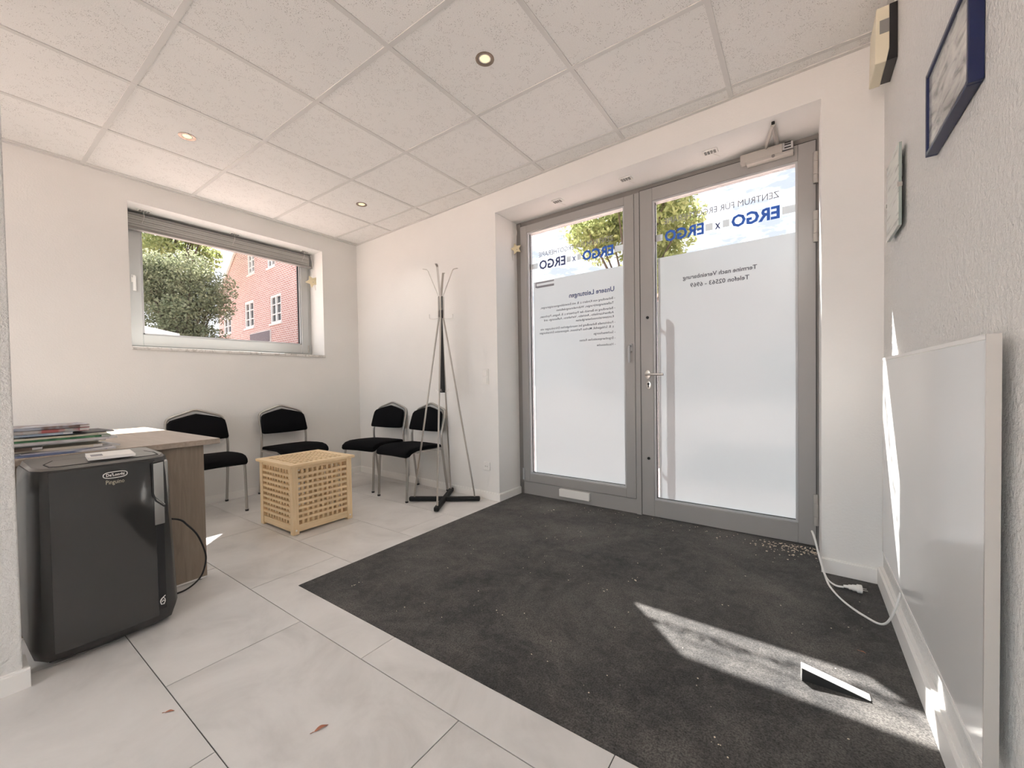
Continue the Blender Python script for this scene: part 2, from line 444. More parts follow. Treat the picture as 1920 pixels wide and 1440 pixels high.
# floor
def clip_rects(x0, x1, y0, y1):
    """Tile area minus the sunken mat."""
    mx, my = 2.072, -1.690
    out = []
    if y1 <= my or x1 <= mx: out.append((x0, x1, y0, y1))
    else:
        if y0 < my: out.append((x0, x1, y0, my))
        if x0 < mx: out.append((x0, mx, max(y0, my), y1))
    return out
floor = tag(MB().box(-0.2, W + 0.2, REAR - 0.2, YO, -0.12, -0.0030).build('floor', 'slab'), 'grey tiled floor', kind='structure')
G = 0.0016
YL = [-1.841 + 0.449 * k for k in range(-9, 5)]
k0 = 9
for r in range(len(YL)):
    y0 = YL[r]; y1 = y0 + 0.449
    y0c, y1c = max(y0, REAR), min(y1, 0.10)
    if y1c - y0c < 0.02: continue
    off = 1.91 if (r - k0) % 2 == 0 else 1.49
    x = off - 0.9 * 3
    while x < W:
        x0, x1 = max(x, 0.0), min(x + 0.9, W)
        x += 0.9
        if x1 - x0 < 0.03: continue
        rects = clip_rects(x0, x1, y0c, y1c)
        rects = [(a + G if a > x0 - 1e-6 and abs(a - x0) < 1e-6 else a, b - G if abs(b - x1) < 1e-6 else b, c + G if abs(c - y0c) < 1e-6 else c, d - G if abs(d - y1c) < 1e-6 else d) for a, b, c, d in rects]
        rects = [q for q in rects if q[1] - q[0] > 0.004 and q[3] - q[2] > 0.004]
        if not rects: continue
        mb = MB()
        for a, b, c, d in rects: mb.box(a, b, c, d, -0.0030, 0.0)
        mb.build('floor_tile', 'tile', floor)

# ceiling: slab, grid bars, tiles
ceil = tag(MB().box(-0.1, W + 0.1, REAR - 0.1, YO, H + 0.05, H + 0.2).build('ceiling', 'void'), 'suspended ceiling of white mineral tiles', kind='structure')
CX = [0.0] + [0.0487 + 0.625 * k for k in range(0, 8)]
CX[-1] = W
CY = [-0.2 - 0.625 * k for k in range(0, 10)]
tile_mesh = None
for j in range(len(CX) - 1):
    xa, xb = CX[j], CX[j + 1]
    # row against the door wall (its wall edge is not square)
    g = 0.004
    mb = MB(); mb.prism([(xa + g, CY[0] + g), (xb - g, CY[0] + g), (xb - g, yw(xb) - 0.003), (xa + g, yw(xa) - 0.003)], H + 0.004, H + 0.018)
    mb.build('ceiling_tile', 'ceiling_tile', ceil)
    for i in range(len(CY)):
        ya = CY[i]; yb = CY[i + 1] if i + 1 < len(CY) else REAR
        if ya - yb < 0.02: continue
        full = abs((xb - xa) - 0.625) < 1e-4 and abs((ya - yb) - 0.625) < 1e-4
        if full:
            if tile_mesh is None:
                t = MB().box(-0.3085, 0.3085, -0.3085, 0.3085, 0, 0.014).build('ceiling_tile', 'ceiling_tile', ceil)
                tile_mesh = t.data
            else:
                t = obj_from('ceiling_tile', tile_mesh, None, ceil)
            t.location = ((xa + xb) / 2, (ya + yb) / 2, H + 0.004)
            t.rotation_euler = (0, 0, random.choice((0, 1, 2, 3)) * PI / 2)
        else:
            MB().box(xa + g, xb - g, yb + g, ya - g, H + 0.004, H + 0.018).build('ceiling_tile', 'ceiling_tile', ceil)
for x in CX[1:-1]:
    MB().prism([(x - 0.012, REAR), (x + 0.012, REAR), (x + 0.012, yw(x) - 0.004), (x - 0.012, yw(x) - 0.004)], H, H + 0.0045).build('grid_bar', 'grid', ceil)
for y in CY:
    for j in range(len(CX) - 1):
        MB().box(CX[j] + (0.012 if j else 0), CX[j + 1] - (0.012 if j < len(CX) - 2 else 0), y - 0.012, y + 0.012, H + 0.0004, H + 0.0045).build('grid_bar', 'grid', ceil)
MB().prism([(0.0, yw(0) - 0.022), (W, yw(W) - 0.022), (W, yw(W)), (0, yw(0))], H - 0.003, H + 0.003).build('edge_trim', 'grid', ceil)
MB().box(0, 0.022, REAR, yw(0) - 0.022, H - 0.003, H + 0.003).build('edge_trim', 'grid', ceil)
MB().box(W - 0.022, W, REAR, yw(W) - 0.022, H - 0.003, H + 0.003).build('edge_trim', 'grid', ceil)

# baseboards
BH, BT = 0.064, 0.015
def base(name, pts, t=BT, h=BH):
    """pts: wall line from a to b, room on the left-hand side."""
    (xa, ya), (xb, yb) = pts
    d = Vector((xb - xa, yb - ya)).normalized(); nrm = Vector((-d.y, d.x)) * t
    poly = [(xa, ya), (xb, yb), (xb + nrm.x, yb + nrm.y), (xa + nrm.x, ya + nrm.y)]
    mb = MB().prism(poly, 0, h - 0.006)
    n2 = nrm * 0.55
    poly2 = [(xa, ya), (xb, yb), (xb + n2.x, yb + n2.y), (xa + n2.x, ya + n2.y)]
    mb.prism(poly2, h - 0.006, h)
    return tag(mb.build(name, 'white_trim'), kind='structure')
base('baseboard_left', [(0, yw(0)), (0, REAR)])
base('baseboard_back', [(NX0 + 0.015, yw(NX0)), (0.016, yw(0))])
base('baseboard_niche', [(NX0, 0.295), (NX0, yw(NX0))])
base('baseboard_corner', [(W - 0.022, yw(W)), (NX1, yw(NX1))], h=0.075)
base('baseboard_right', [(W, REAR), (W, yw(W))], t=0.022, h=0.085)
base('baseboard_partition', [(1.992, -2.545), (1.992, -3.7)])
base('baseboard_end', [(1.87, -2.56), (1.992, -2.56)])

# added unseen window behind the camera, lets in fill daylight
w2 = struct_empty('window_fill')
fr = MB()
for a, b in ((RX0, RX0 + 0.06), (RX1 - 0.06, RX1), ((RX0 + RX1) / 2 - 0.03, (RX0 + RX1) / 2 + 0.03)):
    fr.box(a, b, REAR - 0.14, REAR - 0.07, RZ0, RZ1)
fr.box(RX0, RX1, REAR - 0.14, REAR - 0.07, RZ0, RZ0 + 0.06).box(RX0, RX1, REAR - 0.14, REAR - 0.07, RZ1 - 0.06, RZ1)
fr.build('window_frame', 'win_frame', w2)
MB().box(RX0 + 0.05, RX1 - 0.05, REAR - 0.108, REAR - 0.102, RZ0 + 0.05, RZ1 - 0.05).build('pane', 'glass_clear', w2)

# entrance mat
mb = MB().prism([(2.0735, -1.6885), (W, -1.6885), (W, yw(W) + 0.0), (NX1, yw(NX1)), (NX1, 0.40), (NX0 + 0.016, 0.40), (2.0735, yw(2.07) - 0.016)], -0.0028, 0.0012)
tag(mb.build('entrance_mat', 'mat'), 'charcoal entrance carpet set into the floor at the glass doors', 'mat')

# ------------------------------------------------------------------ lettering helper
def text_mesh(txt, bold=0.0):
    cu = bpy.data.curves.new('t', 'FONT'); cu.body = txt; cu.size = 1.0; cu.offset = bold
    cu.resolution_u = 2
    o = bpy.data.objects.new('t', cu); COL.objects.link(o)
    dg = bpy.context.evaluated_depsgraph_get()
    me = bpy.data.meshes.new_from_object(o.evaluated_get(dg))
    bpy.data.objects.remove(o); bpy.data.curves.remove(cu)
    return me
def letters(name, txt, mat, parent, fn, width=None, height=None, bold=0.0, scale=None):
    """fn maps (u right, v up) in metres to local coordinates."""
    me = text_mesh(txt, bold)
    xs = [v.co.x for v in me.vertices]; ys = [v.co.y for v in me.vertices]
    x0, x1 = min(xs), max(xs)
    sx = width / (x1 - x0) if width else scale
    sy = height / 0.70 if height else sx
    for v in me.vertices:
        v.co = fn((v.co.x - x0) * sx, v.co.y * sy)
    me.update()
    o = obj_from(name, me, mat, parent)
    return o

# ------------------------------------------------------------------ glazed entrance
DR = math.atan(-0.026)
DLOC = (0, 0.352, 0)
tr = struct_empty('trim_1', DLOC, DR)          # fixed frame
tag(tr, 'grey metal frame of the glazed entrance')
mb = MB()
mb.box(2.058, 2.102, 0.0, 0.075, 0, 2.388).box(4.19, 4.212, 0.004, 0.075, 0, 2.388)
mb.build('jamb', 'alu_dark', tr)
MB().box(2.102, 4.19, 0.006, 0.075, 2.352, 2.388).build('head_rail', 'alu_dark', tr)
MB().box(3.122, 3.158, -0.002, 0.075, 0.0, 2.352).build('mullion', 'alu', tr)
MB().box(2.06, 3.122, 0.0, 0.075, 0.004, 0.112).build('base_panel', 'alu', tr)
MB().box(4.205, 4.222, 0.0, 0.075, 0, 2.388).build('side_strip', 'alu_dark', tr)

def leaf(root, x0, x1, z0, z1, gx0, gx1, gz0, gz1, yf):
    """One glazed leaf: four frame members, beads, glass."""
    def bev(mb, nm, mt='alu'): return mb.build(nm, mt, root, bevel=0.0025, seg=1)
    bev(MB().box(x0, gx0 - 0.012, yf, 0.07, z0, z1), 'stile')
    bev(MB().box(gx1 + 0.012, x1, yf, 0.07, z0, z1), 'stile')
    bev(MB().box(gx0 - 0.012, gx1 + 0.012, yf, 0.07, z0, gz0 - 0.012), 'rail')
    bev(MB().box(gx0 - 0.012, gx1 + 0.012, yf, 0.07, gz1 + 0.012, z1), 'rail')
    b = 0.012
    for a in ((gx0 - b, gx0, gz0 - b, gz1 + b), (gx1, gx1 + b, gz0 - b, gz1 + b), (gx0, gx1, gz0 - b, gz0), (gx0, gx1, gz1, gz1 + b)):
        MB().box(a[0], a[1], yf + 0.008, 0.06, a[2], a[3]).build('glazing_bead', 'alu_light', root)
    MB().box(gx0 - 0.004, gx0 + 0.004, 0.022, 0.03, gz0, gz1).build('gasket', 'gasket', root)
    MB().box(gx0, gx1, 0.022, 0.03, gz0 - 0.004, gz0 + 0.003).build('gasket', 'gasket', root)
    return MB().box(gx0 - 0.004, gx1 + 0.004, 0.031, 0.037, gz0 - 0.004, gz1 + 0.004).build('glass_pane', 'glass', root)

YT = 0.0265   # lettering plane, room side of the film
d1 = struct_empty('door_1', DLOC, DR); tag(d1, 'narrow glazed leaf with frosted film and a list of services')
d2 = struct_empty('door_2', DLOC, DR); tag(d2, 'wide glazed door leaf with lever handle and door closer')
g1 = leaf(d1, 2.102, 3.120, 0.116, 2.350, 2.182, 3.034, 0.197, 2.276, -0.008)
g2 = leaf(d2, 3.160, 4.190, 0.006, 2.360, 3.264, 4.090, 0.138, 2.256, 0.0)
MB().box(2.212, 3.036, 0.0285, 0.0300, 0.198, 1.857).build('frosted_film', 'film', d1)
MB().box(3.281, 4.090, 0.0285, 0.0300, 0.139, 1.861).build('frosted_film', 'film', d2)

def glass_text(txt, xr, z, mat, root, width=None, height=None, bold=0.0, scale=None):
    return letters('lettering', txt, mat, root, lambda u, v: (xr - u, YT, z + v), width, height, bold, scale)
for root, xr, xl, zs, ze, band in ((d1, 2.948, 2.274, 2.062, 1.957, (2.182, 3.034)), (d2, 4.012, 3.328, 2.090, 1.968, (3.264, 4.090))):
    wE = 0.262
    glass_text('ZENTRUM FÜR ERGOTHERAPIE', xr - 0.002, zs, 'letter_grey', root, width=xr - xl, height=0.040)
    glass_text('ERGO', xr, ze, 'letter_blue', root, width=wE, height=0.073, bold=0.035)
    glass_text('ERGO', xl + wE - 0.004, ze, 'letter_blue' if root is d2 else 'letter_navy', root, width=wE - 0.006, height=0.073, bold=0.030)
    xm = (xr + xl) / 2
    glass_text('x', xm + 0.017, ze + 0.012, 'letter_navy', root, width=0.034, height=0.055, bold=0.02)
    zb0, zb1 = ze + 0.012, ze + 0.058
    for a, b in ((xr + 0.012, band[1]), (xm + 0.03, xr - wE - 0.012), (xl + wE + 0.006, xm - 0.03), (band[0] + 0.002, xl - 0.012)):
        if b - a > 0.01: MB().box(a, b, YT, YT + 0.0006, zb0, zb1).build('print_band', 'film', root)
glass_text('Unsere Leistungen', 2.952, 1.678, 'letter_navy', d1, width=0.39, bold=0.022)
lines = ['- Behandlung von Kindern z. B. mit Entwicklungsverzögerungen,', '  Teilleistungsstörungen, Wahrnehmungsdefiziten',
         '- Behandlung im Bereich der Psychiatrie z. B. Ängste, Psychosen,', '  Aufmerksamkeits-, Antriebs-, Verhaltens-, Auffassungs- und',
         '  Konzentrationsschwierigkeiten', '- Funktionelle Behandlung bei neurologischen Erkrankungen wie',
         '  z. B. Schlaganfall, Morbus Parkinson, degenerative Erkrankungen', '- Suchtnachsorge', '- Ergotherapeutisches Reiten', '- Hausbesuche']
zl = [1.617, 1.581, 1.541, 1.509, 1.477, 1.433, 1.401, 1.357, 1.313, 1.265]
for t, z in zip(lines, zl):
    glass_text(t.strip(), 2.957 if t[0] == '-' else 2.946, z, 'letter_dark', d1, scale=0.0262, bold=0.008)
glass_text('Termine nach Vereinbarung', 3.892, 1.680, 'letter_dark', d2, width=0.442, bold=0.018)
glass_text('Telefon 02563 - 6969', 3.850, 1.622, 'letter_dark', d2, width=0.352, bold=0.018)
# grey bracket-shaped mark at the film corner
mb = MB().box(2.232, 2.42, YT, YT + 0.001, 1.838, 1.850).box(2.232, 2.246, YT, YT + 0.001, 1.806, 1.838).box(2.246, 2.42, YT, YT + 0.001, 1.800, 1.818)
mb.build('print_mark', 'letter_grey', d1)

# lever handle, lock, hinges, closer on the wide leaf
hd = MB().lathe([(0.021, 0), (0.021, 0.009), (0.019, 0.010)], n=24)
hd.v = [(3.213 + a, -c, 1.033 + b * 1.5) for a, b, c in hd.v]
h = hd.build('handle', 'steel', d2, smooth=True)
MB().tube(spline([(3.213, -0.008, 1.033), (3.213, -0.045, 1.033), (3.222, -0.055, 1.033), (3.26, -0.057, 1.033), (3.336, -0.055, 1.031)]), 0.0085, 12).build('lever', 'steel', h, smooth=True)
ek = MB().lathe([(0.018, 0), (0.018, 0.007), (0.016, 0.008)], n=24)
ek.v = [(3.218 + a, -c, 0.957 + b * 1.7) for a, b, c in ek.v]
e = ek.build('lock_escutcheon', 'steel', d2, smooth=True)
MB().cyl((3.218, -0.014, 0.965), 0.0075, 0.008, 'y', 14).box(3.2155, 3.2205, -0.013, -0.007, 0.940, 0.960).build('lock_cylinder', 'gasket', e)
for z in (1.443, 0.425):
    MB().cyl((3.213, -0.006, z), 0.010, 0.007, 'y', 12).build('fixing_cap', 'gasket', d2)
for z0, z1 in ((2.107, 2.289), (1.772, 1.955), (0.131, 0.318)):
    L = (z1 - z0 - 0.006)
    hg = None
    for a, b in ((0, 0.28), (0.29, 0.70), (0.71, 1.0)):
        p = MB().cyl((4.188, -0.008, z0 + L * a), 0.0125, L * (b - a), 'z', 16)
        if hg is None:
            p.box(4.178, 4.19, -0.006, 0.004, z0, z0 + 0.02)
            hg = p.build('hinge', 'hinge', d2, smooth=True)
        else: p.build('knuckle', 'hinge', hg, smooth=True)
MB().box(4.1875, 4.1905, -0.0015, 0.003, 0.01, 2.36).build('gap_seal', 'gasket', d2)
MB().box(3.159, 3.1615, -0.0015, 0.003, 0.01, 2.36).build('gap_seal', 'gasket', d2)
MB().box(3.162, 4.187, -0.001, 0.003, 2.3585, 2.361).build('gap_seal', 'gasket', d2)
cl = MB().box(3.812, 4.030, -0.052, 0.0, 2.318, 2.372).build('door_closer', 'hinge', d2, bevel=0.004)
MB().box(4.030, 4.082, -0.046, 0.0, 2.330, 2.372).build('valve_block', 'alu_light', cl, bevel=0.002)
for z in (2.338, 2.355, 2.366):
    MB().box(4.040, 4.072, -0.048, -0.044, z, z + 0.006).build('valve_slot', 'gasket', cl)
MB().box(3.845, 4.084, -0.056, 0.0, 2.302, 2.318).build('cover_strip', 'hinge', cl, bevel=0.003)
MB().cyl((3.985, -0.060, 2.309), 0.009, 0.006, 'y', 16).build('closer_logo', 'alu_dark', cl)
ap = (4.001, -0.282, 2.372)
MB().tube([(4.004, -0.030, 2.379), ap], 0.012, 4).build('closer_arm', 'hinge', cl)
MB().tube([(3.935, 0.010, 2.372), ap], 0.010, 4).build('closer_arm', 'hinge', cl)
MB().cyl((4.001, -0.282, 2.376), 0.008, 0.014, 'z', 12).build('arm_pivot', 'gasket', cl)
MB().box(3.90, 3.97, -0.006, 0.006, 2.362, 2.384).build('arm_bracket', 'gasket', cl)
# outside bar handle
MB().tube([(3.232, 0.150, 0.33), (3.232, 0.150, 1.575)], 0.019, 14).build('bar_handle', 'steel', d2, smooth=True)
for z in (1.46, 0.425):
    MB().tube([(3.215, 0.068, z), (3.232, 0.150, z)], 0.011, 10).build('bar_bracket', 'steel', d2, smooth=True)
# window-type handle on the narrow leaf, low hinge, letter flap
hd = MB().box(3.080, 3.104, -0.020, -0.008, 1.205, 1.262)
h = hd.build('handle', 'alu_light', d1, bevel=0.004)
MB().tube(spline([(3.092, -0.016, 1.245), (3.092, -0.045, 1.243), (3.092, -0.052, 1.225), (3.092, -0.052, 1.122)]), 0.008, 10).build('lever', 'alu_light', h, smooth=True)
MB().cyl((2.106, -0.012, 0.13), 0.008, 0.10, 'z', 10).build('hinge', 'alu_light', d1, smooth=True)
MB().box(2.474, 2.748, -0.030, 0.0, 0.040, 0.102).build('letter_flap', 'white_plastic', tr, bevel=0.003)

# ------------------------------------------------------------------ left window
w1 = struct_empty('window_1'); tag(w1, 'wide grey framed window looking out on a brick house')
XF = -0.25
def wbox(nm, y0, y1, z0, z1, x0, x1, mt='win_frame', bv=0.003): return MB().box(x0, x1, y0, y1, z0, z1).build(nm, mt, w1, bevel=bv, seg=1)
wbox('frame_side', WY0, WY0 + 0.045, WZ0, WZ1, XF - 0.07, XF)
wbox('frame_side', WY1 - 0.045, WY1, WZ0, WZ1, XF - 0.07, XF)
wbox('frame_bottom', WY0 + 0.045, WY1 - 0.045, WZ0, WZ0 + 0.04, XF - 0.07, XF)
wbox('frame_top', WY0 + 0.045, WY1 - 0.045, WZ1 - 0.04, WZ1, XF - 0.07, XF)
sy0, sy1, sz0, sz1 = WY0 + 0.035, WY1 - 0.037, WZ0 + 0.028, WZ1 - 0.03
gy0, gy1, gz0, gz1 = -1.722, -0.434, 1.425, 2.29
wbox('sash_side', sy0, gy0, sz0, sz1, XF, XF + 0.018)
wbox('sash_side', gy1, sy1, sz0, sz1, XF, XF + 0.018)
wbox('sash_bottom', gy0, gy1, sz0, gz0, XF, XF + 0.018)
wbox('sash_top', gy0, gy1, gz1, sz1, XF, XF + 0.018)
for a in ((gy0, gy0 + 0.012, gz0, gz1), (gy1 - 0.012, gy1, gz0, gz1), (gy0, gy1, gz0, gz0 + 0.012), (gy0, gy1, gz1 - 0.012, gz1)):
    wbox('glazing_bead', a[0], a[1], a[2], a[3], XF - 0.03, XF + 0.010, 'alu_light', 0)
wbox('gasket', gy1 - 0.018, gy1 - 0.012, gz0, gz1, XF - 0.03, XF - 0.006, 'gasket', 0)
wbox('pane', gy0, gy1, gz0, gz1, XF - 0.035, XF - 0.029, 'glass', 0)
wh = MB().box(XF + 0.018, XF + 0.026, -1.786, -1.762, 1.835, 1.895).build('handle', 'white_plastic', w1, bevel=0.003)
MB().tube(spline([(XF + 0.024, -1.774, 1.88), (XF + 0.05, -1.774, 1.878), (XF + 0.056, -1.774, 1.86), (XF + 0.056, -1.774, 1.765)]), 0.010, 10).build('lever', 'white_plastic', wh, smooth=True)
MB().cyl((XF + 0.022, WY1 - 0.047, 1.345), 0.007, 0.075, 'z', 10).build('hinge', 'hinge', w1, smooth=True)
MB().box(XF - 0.02, 0.012, WY0 - 0.0, WY1 + 0.006, WZ0 - 0.022, WZ0 + 0.002).build('window_sill', 'marble', w1, bevel=0.003)

# gathered blind hanging in the window, with clips on the soffit
bl = thing('pleated_blind', 'grey pleated blind gathered up at the top of the left window', 'blind', (-0.200, -1.08, WZ1))
mb = MB()
for k in range(5):
    z = -0.045 - 0.018 * k
    mb.prism([(-0.030, z), (0.0, z - 0.013), (0.026, z), (0.0, z + 0.006)], -0.745, 0.715, 'y') if False else mb.box(-0.022 + 0.004 * (k % 2), 0.022 + 0.004 * (k % 2), -0.757, 0.712, z - 0.012, z + 0.005)
mb.build('fabric', 'blind', bl, bevel=0.003)
MB().box(-0.024, 0.030, -0.757, 0.750, -0.150, -0.132).build('bottom_bar', 'blind_bar', bl, bevel=0.003)
MB().box(-0.026, 0.026, -0.757, 0.712, -0.040, -0.022).build('top_rail', 'blind_bar', bl, bevel=0.003)
def soffit_clip(name, label, loc, rz, group):
    t = thing(name, label, 'blind clip', loc, rz, group)
    MB().box(-0.042, 0.042, -0.026, 0.026, -0.008, -0.0005).build('plate', 'white_plastic', t, bevel=0.002)
    for k in range(4):
        MB().box(-0.032 + 0.017 * k, -0.020 + 0.017 * k, -0.018, 0.018, -0.0105, -0.0075).build('slot', 'grey_plastic', t)
    return t
wl_ = ['nearest the window handle', 'in the middle of the window', 'at the far right of the window']
for (x, y), s in zip(((-0.132, -1.715), (-0.132, -1.080), (-0.132, -0.436)), wl_):
    c = soffit_clip('blind_clip', 'white slotted blind clip under the window head, ' + s, (x, y, WZ1), PI / 2, 'clips under the window head')
    MB().tube(spline([(-0.005, 0.0, -0.006), (0.0, 0.010, -0.05), (-0.004, 0.045, -0.09), (0.0, 0.062, -0.125)], 5), 0.0018, 6).build('cord', 'cord', c, smooth=True)
dl_ = ['above the narrow glazed leaf', 'above the mullion between the leaves', 'above the wide door, left of the closer']
for (x, y), s in zip(((2.579, 0.105), (3.126, 0.085), (3.662, 0.070)), dl_):
    c = soffit_clip('blind_clip', 'white slotted blind clip under the door soffit, ' + s, (x, y, NZ), 0, 'clips under the door soffit')
    MB().tube(spline([(0.01, 0.0, -0.006), (0.02, 0.015, -0.02), (0.05, 0.04, -0.032)], 4), 0.0018, 6).build('cord', 'cord', c, smooth=True)

def star_tassel(label, loc, rz, tilt, cord_pts, tail, size=1.0):
    t = thing('star_tassel', label, 'tassel', loc, rz, 'star tassels on blind cords')
    pts = []
    for k in range(10):
        r = (0.050 if k % 2 == 0 else 0.026) * size
        a = PI / 2 + k * PI / 5 + tilt
        pts.append((r * math.cos(a), r * math.sin(a)))
    MB().prism(pts, -0.006, 0.006, 'y').build('star', 'star_wood', t, bevel=0.0015)
    MB().cyl((0.008, -0.0075, -0.008), 0.004, 0.003, 'y', 10).build('cord_hole', 'grey_plastic', t)
    MB().tube(spline(cord_pts, 6), 0.0028, 6).build('cord', 'cord', t, smooth=True)
    MB().tube(spline(tail, 5), 0.002, 6).build('cord_tail', 'cord', t, smooth=True)
    return t
star_tassel('pale wooden star tassel on the cord at the left door jamb', (2.094, 0.235, 2.150), 0.45, 0.3,
            [(-0.01, 0, 0.03), (0.0, 0.01, 0.10), (0.004, 0.02, 0.15), (-0.004, 0.03, 0.19)], [(-0.03, 0, -0.02), (-0.034, 0.005, -0.06), (-0.03, 0.01, -0.10)])
star_tassel('pale wooden star tassel hanging at the right side of the left window', (-0.150, -0.352, 2.10), PI / 2 - 0.5, 0.5,
            [(0.0, 0, 0.03), (0.006, 0.006, 0.10), (0.004, 0.01, 0.2), (-0.01, 0.01, 0.28)], [(0.02, 0, -0.02), (0.03, 0.004, -0.09)], 1.35)

# ------------------------------------------------------------------ switches
def plate(name, label, cat, x, z0, z1, w):
    t = thing(name, label, cat, (x, yw(x), z0), math.atan(-0.046))
    MB().box(-w / 2, w / 2, -0.010, 0, 0, z1 - z0).build('cover_plate', 'white_plastic', t, bevel=0.003)
    return t
t = plate('light_switch', 'white double light switch on the wall left of the door niche', 'switch', 1.925, 0.975, 1.108, 0.070)
MB().box(-0.026, 0.026, -0.016, -0.010, 0.072, 0.124).build('rocker', 'white_plastic', t, bevel=0.003)
MB().box(-0.026, 0.026, -0.014, -0.010, 0.010, 0.058).build('rocker', 'white_plastic', t, bevel=0.003)
t = plate('wall_socket', 'white wall socket low beside the door niche', 'socket', 1.925, 0.245, 0.315, 0.070)
rg = MB().lathe([(0.024, 0), (0.024, 0.004), (0.020, 0.004), (0.020, 0.001)], n=24)
rg.v = [(a, -0.010 - c, 0.035 + b) for a, b, c in rg.v]
rg.build('socket_ring', 'white_plastic', t, smooth=True)
for a in (-0.009, 0.009): MB().cyl((a, -0.0145, 0.035), 0.003, 0.003, 'y', 8).build('pin_hole', 'grey_plastic', t)

# ------------------------------------------------------------------ recessed spots
def spot(label, x, y):
    t = thing('ceiling_spot', label, 'ceiling light', (x, y, H + 0.004), 0, 'recessed ceiling spots')
    MB().lathe([(0.027, 0.001), (0.040, -0.004), (0.045, -0.003), (0.045, 0.0), (0.027, 0.002)], n=28).build('ring', 'lamp_ring', t, smooth=True)
    MB().lathe([(0.0005, -0.0025), (0.017, -0.0022), (0.023, -0.0005), (0.025, 0.001)], n=24).build('lamp', 'lamp_glow', t, smooth=True)
    ld = bpy.data.lights.new('spot_beam', 'SPOT'); ld.energy = SPOT_W; ld.spot_size = math.radians(120); ld.spot_blend = 0.8
    ld.shadow_soft_size = 0.03; ld.color = (1.0, 0.95, 0.87)
    lo = bpy.data.objects.new('spot_beam', ld); COL.objects.link(lo); lo.parent = t; lo.location = (0, 0, -0.02)
SPOT_W = 11.0
spot('recessed spot with bronze ring in the ceiling before the glass doors', 2.863, -1.127)
spot('recessed spot with bronze ring in the ceiling above the desk', 0.974, -1.755)
spot('recessed spot with bronze ring in the ceiling near the far corner', 0.984, -0.519)

# ------------------------------------------------------------------ right wall things
t = thing('wall_panel', 'large glossy white panel in a thin silver frame on the right wall', 'panel', (4.415, -1.0, 0.245))
PY0, PY1, PZ = -0.584, 0.586, 0.825
MB().box(-0.0185, -0.001, PY0 + 0.003, PY1 - 0.003, 0.003, PZ - 0.003).build('face', 'panel_face', t)
for a in ((PY0, PY0 + 0.004, 0, PZ), (PY1 - 0.004, PY1, 0, PZ)):
    MB().box(-0.020, 0.0, a[0], a[1], a[2], a[3]).build('frame_side', 'panel_frame', t)
for a in ((0, 0.010), (PZ - 0.010, PZ)):
    MB().box(-0.020, 0.0, PY0 + 0.004, PY1 - 0.004, a[0], a[1]).build('frame_rail', 'white_frame', t)
for y in (-0.4, 0.4):
    for z in (0.12, 0.7): MB().box(0.0, 0.0195, y - 0.02, y + 0.02, z - 0.02, z + 0.02).build('wall_bracket', 'grey_plastic', t)

t = thing('picture_frame', 'dark blue framed grey landscape picture high on the right wall', 'picture', (W, -1.225, 1.622))
w_, h_ = 0.185, 0.232
for y0, y1, z0, z1, nm in ((-w_, -w_ + 0.012, 0, h_, 'frame_side'), (w_ - 0.012, w_, 0, h_, 'frame_side'), (-w_ + 0.012, w_ - 0.012, 0, 0.012, 'frame_rail'), (-w_ + 0.012, w_ - 0.012, h_ - 0.012, h_, 'frame_rail')):
    MB().box(-0.026, -0.001, y0, y1, z0, z1).build(nm, 'blue_frame', t, bevel=0.002)
MB().box(-0.020, -0.002, -w_ + 0.011, w_ - 0.011, 0.011, h_ - 0.011).build('print', 'picture', t)
t = thing('clip_frame', 'frameless glass certificate on the right wall near the corner', 'picture', (W, -0.505, 1.556))
MB().box(-0.022, -0.014, -0.120, 0.120, 0, 0.305).build('backing', 'glass_edge', t)
MB().box(-0.0245, -0.0222, -0.120, 0.120, 0, 0.305).build('print', 'certificate', t)
for z in (0.15,):
    for y in (-0.122, 0.118): MB().box(-0.027, -0.012, y, y + 0.004, z - 0.008, z + 0.008).build('clip', 'steel', t)
MB().box(-0.014, -0.0005, -0.05, 0.05, 0.2, 0.25).build('hanger', 'grey_plastic', t)
t = thing('door_chime', 'cream door chime box under the ceiling in the right corner', 'door chime', (W, -0.36, 2.272))
MB().prism([(-0.071, 0.0), (-0.035, 0.0), (-0.026, 0.05), (-0.026, 0.222), (-0.066, 0.222)], -0.09, 0.09, 'y').build('cover', 'cream', t, bevel=0.003)
MB().prism([(-0.034, 0.004), (-0.001, 0.004), (-0.001, 0.226), (-0.025, 0.226), (-0.025, 0.05)], -0.085, 0.085, 'y').build('back_plate', 'black_plastic', t)
MB().box(-0.056, -0.027, -0.0915, -0.0885, 0.115, 0.168).build('sensor_window', 'grey_plastic', t)

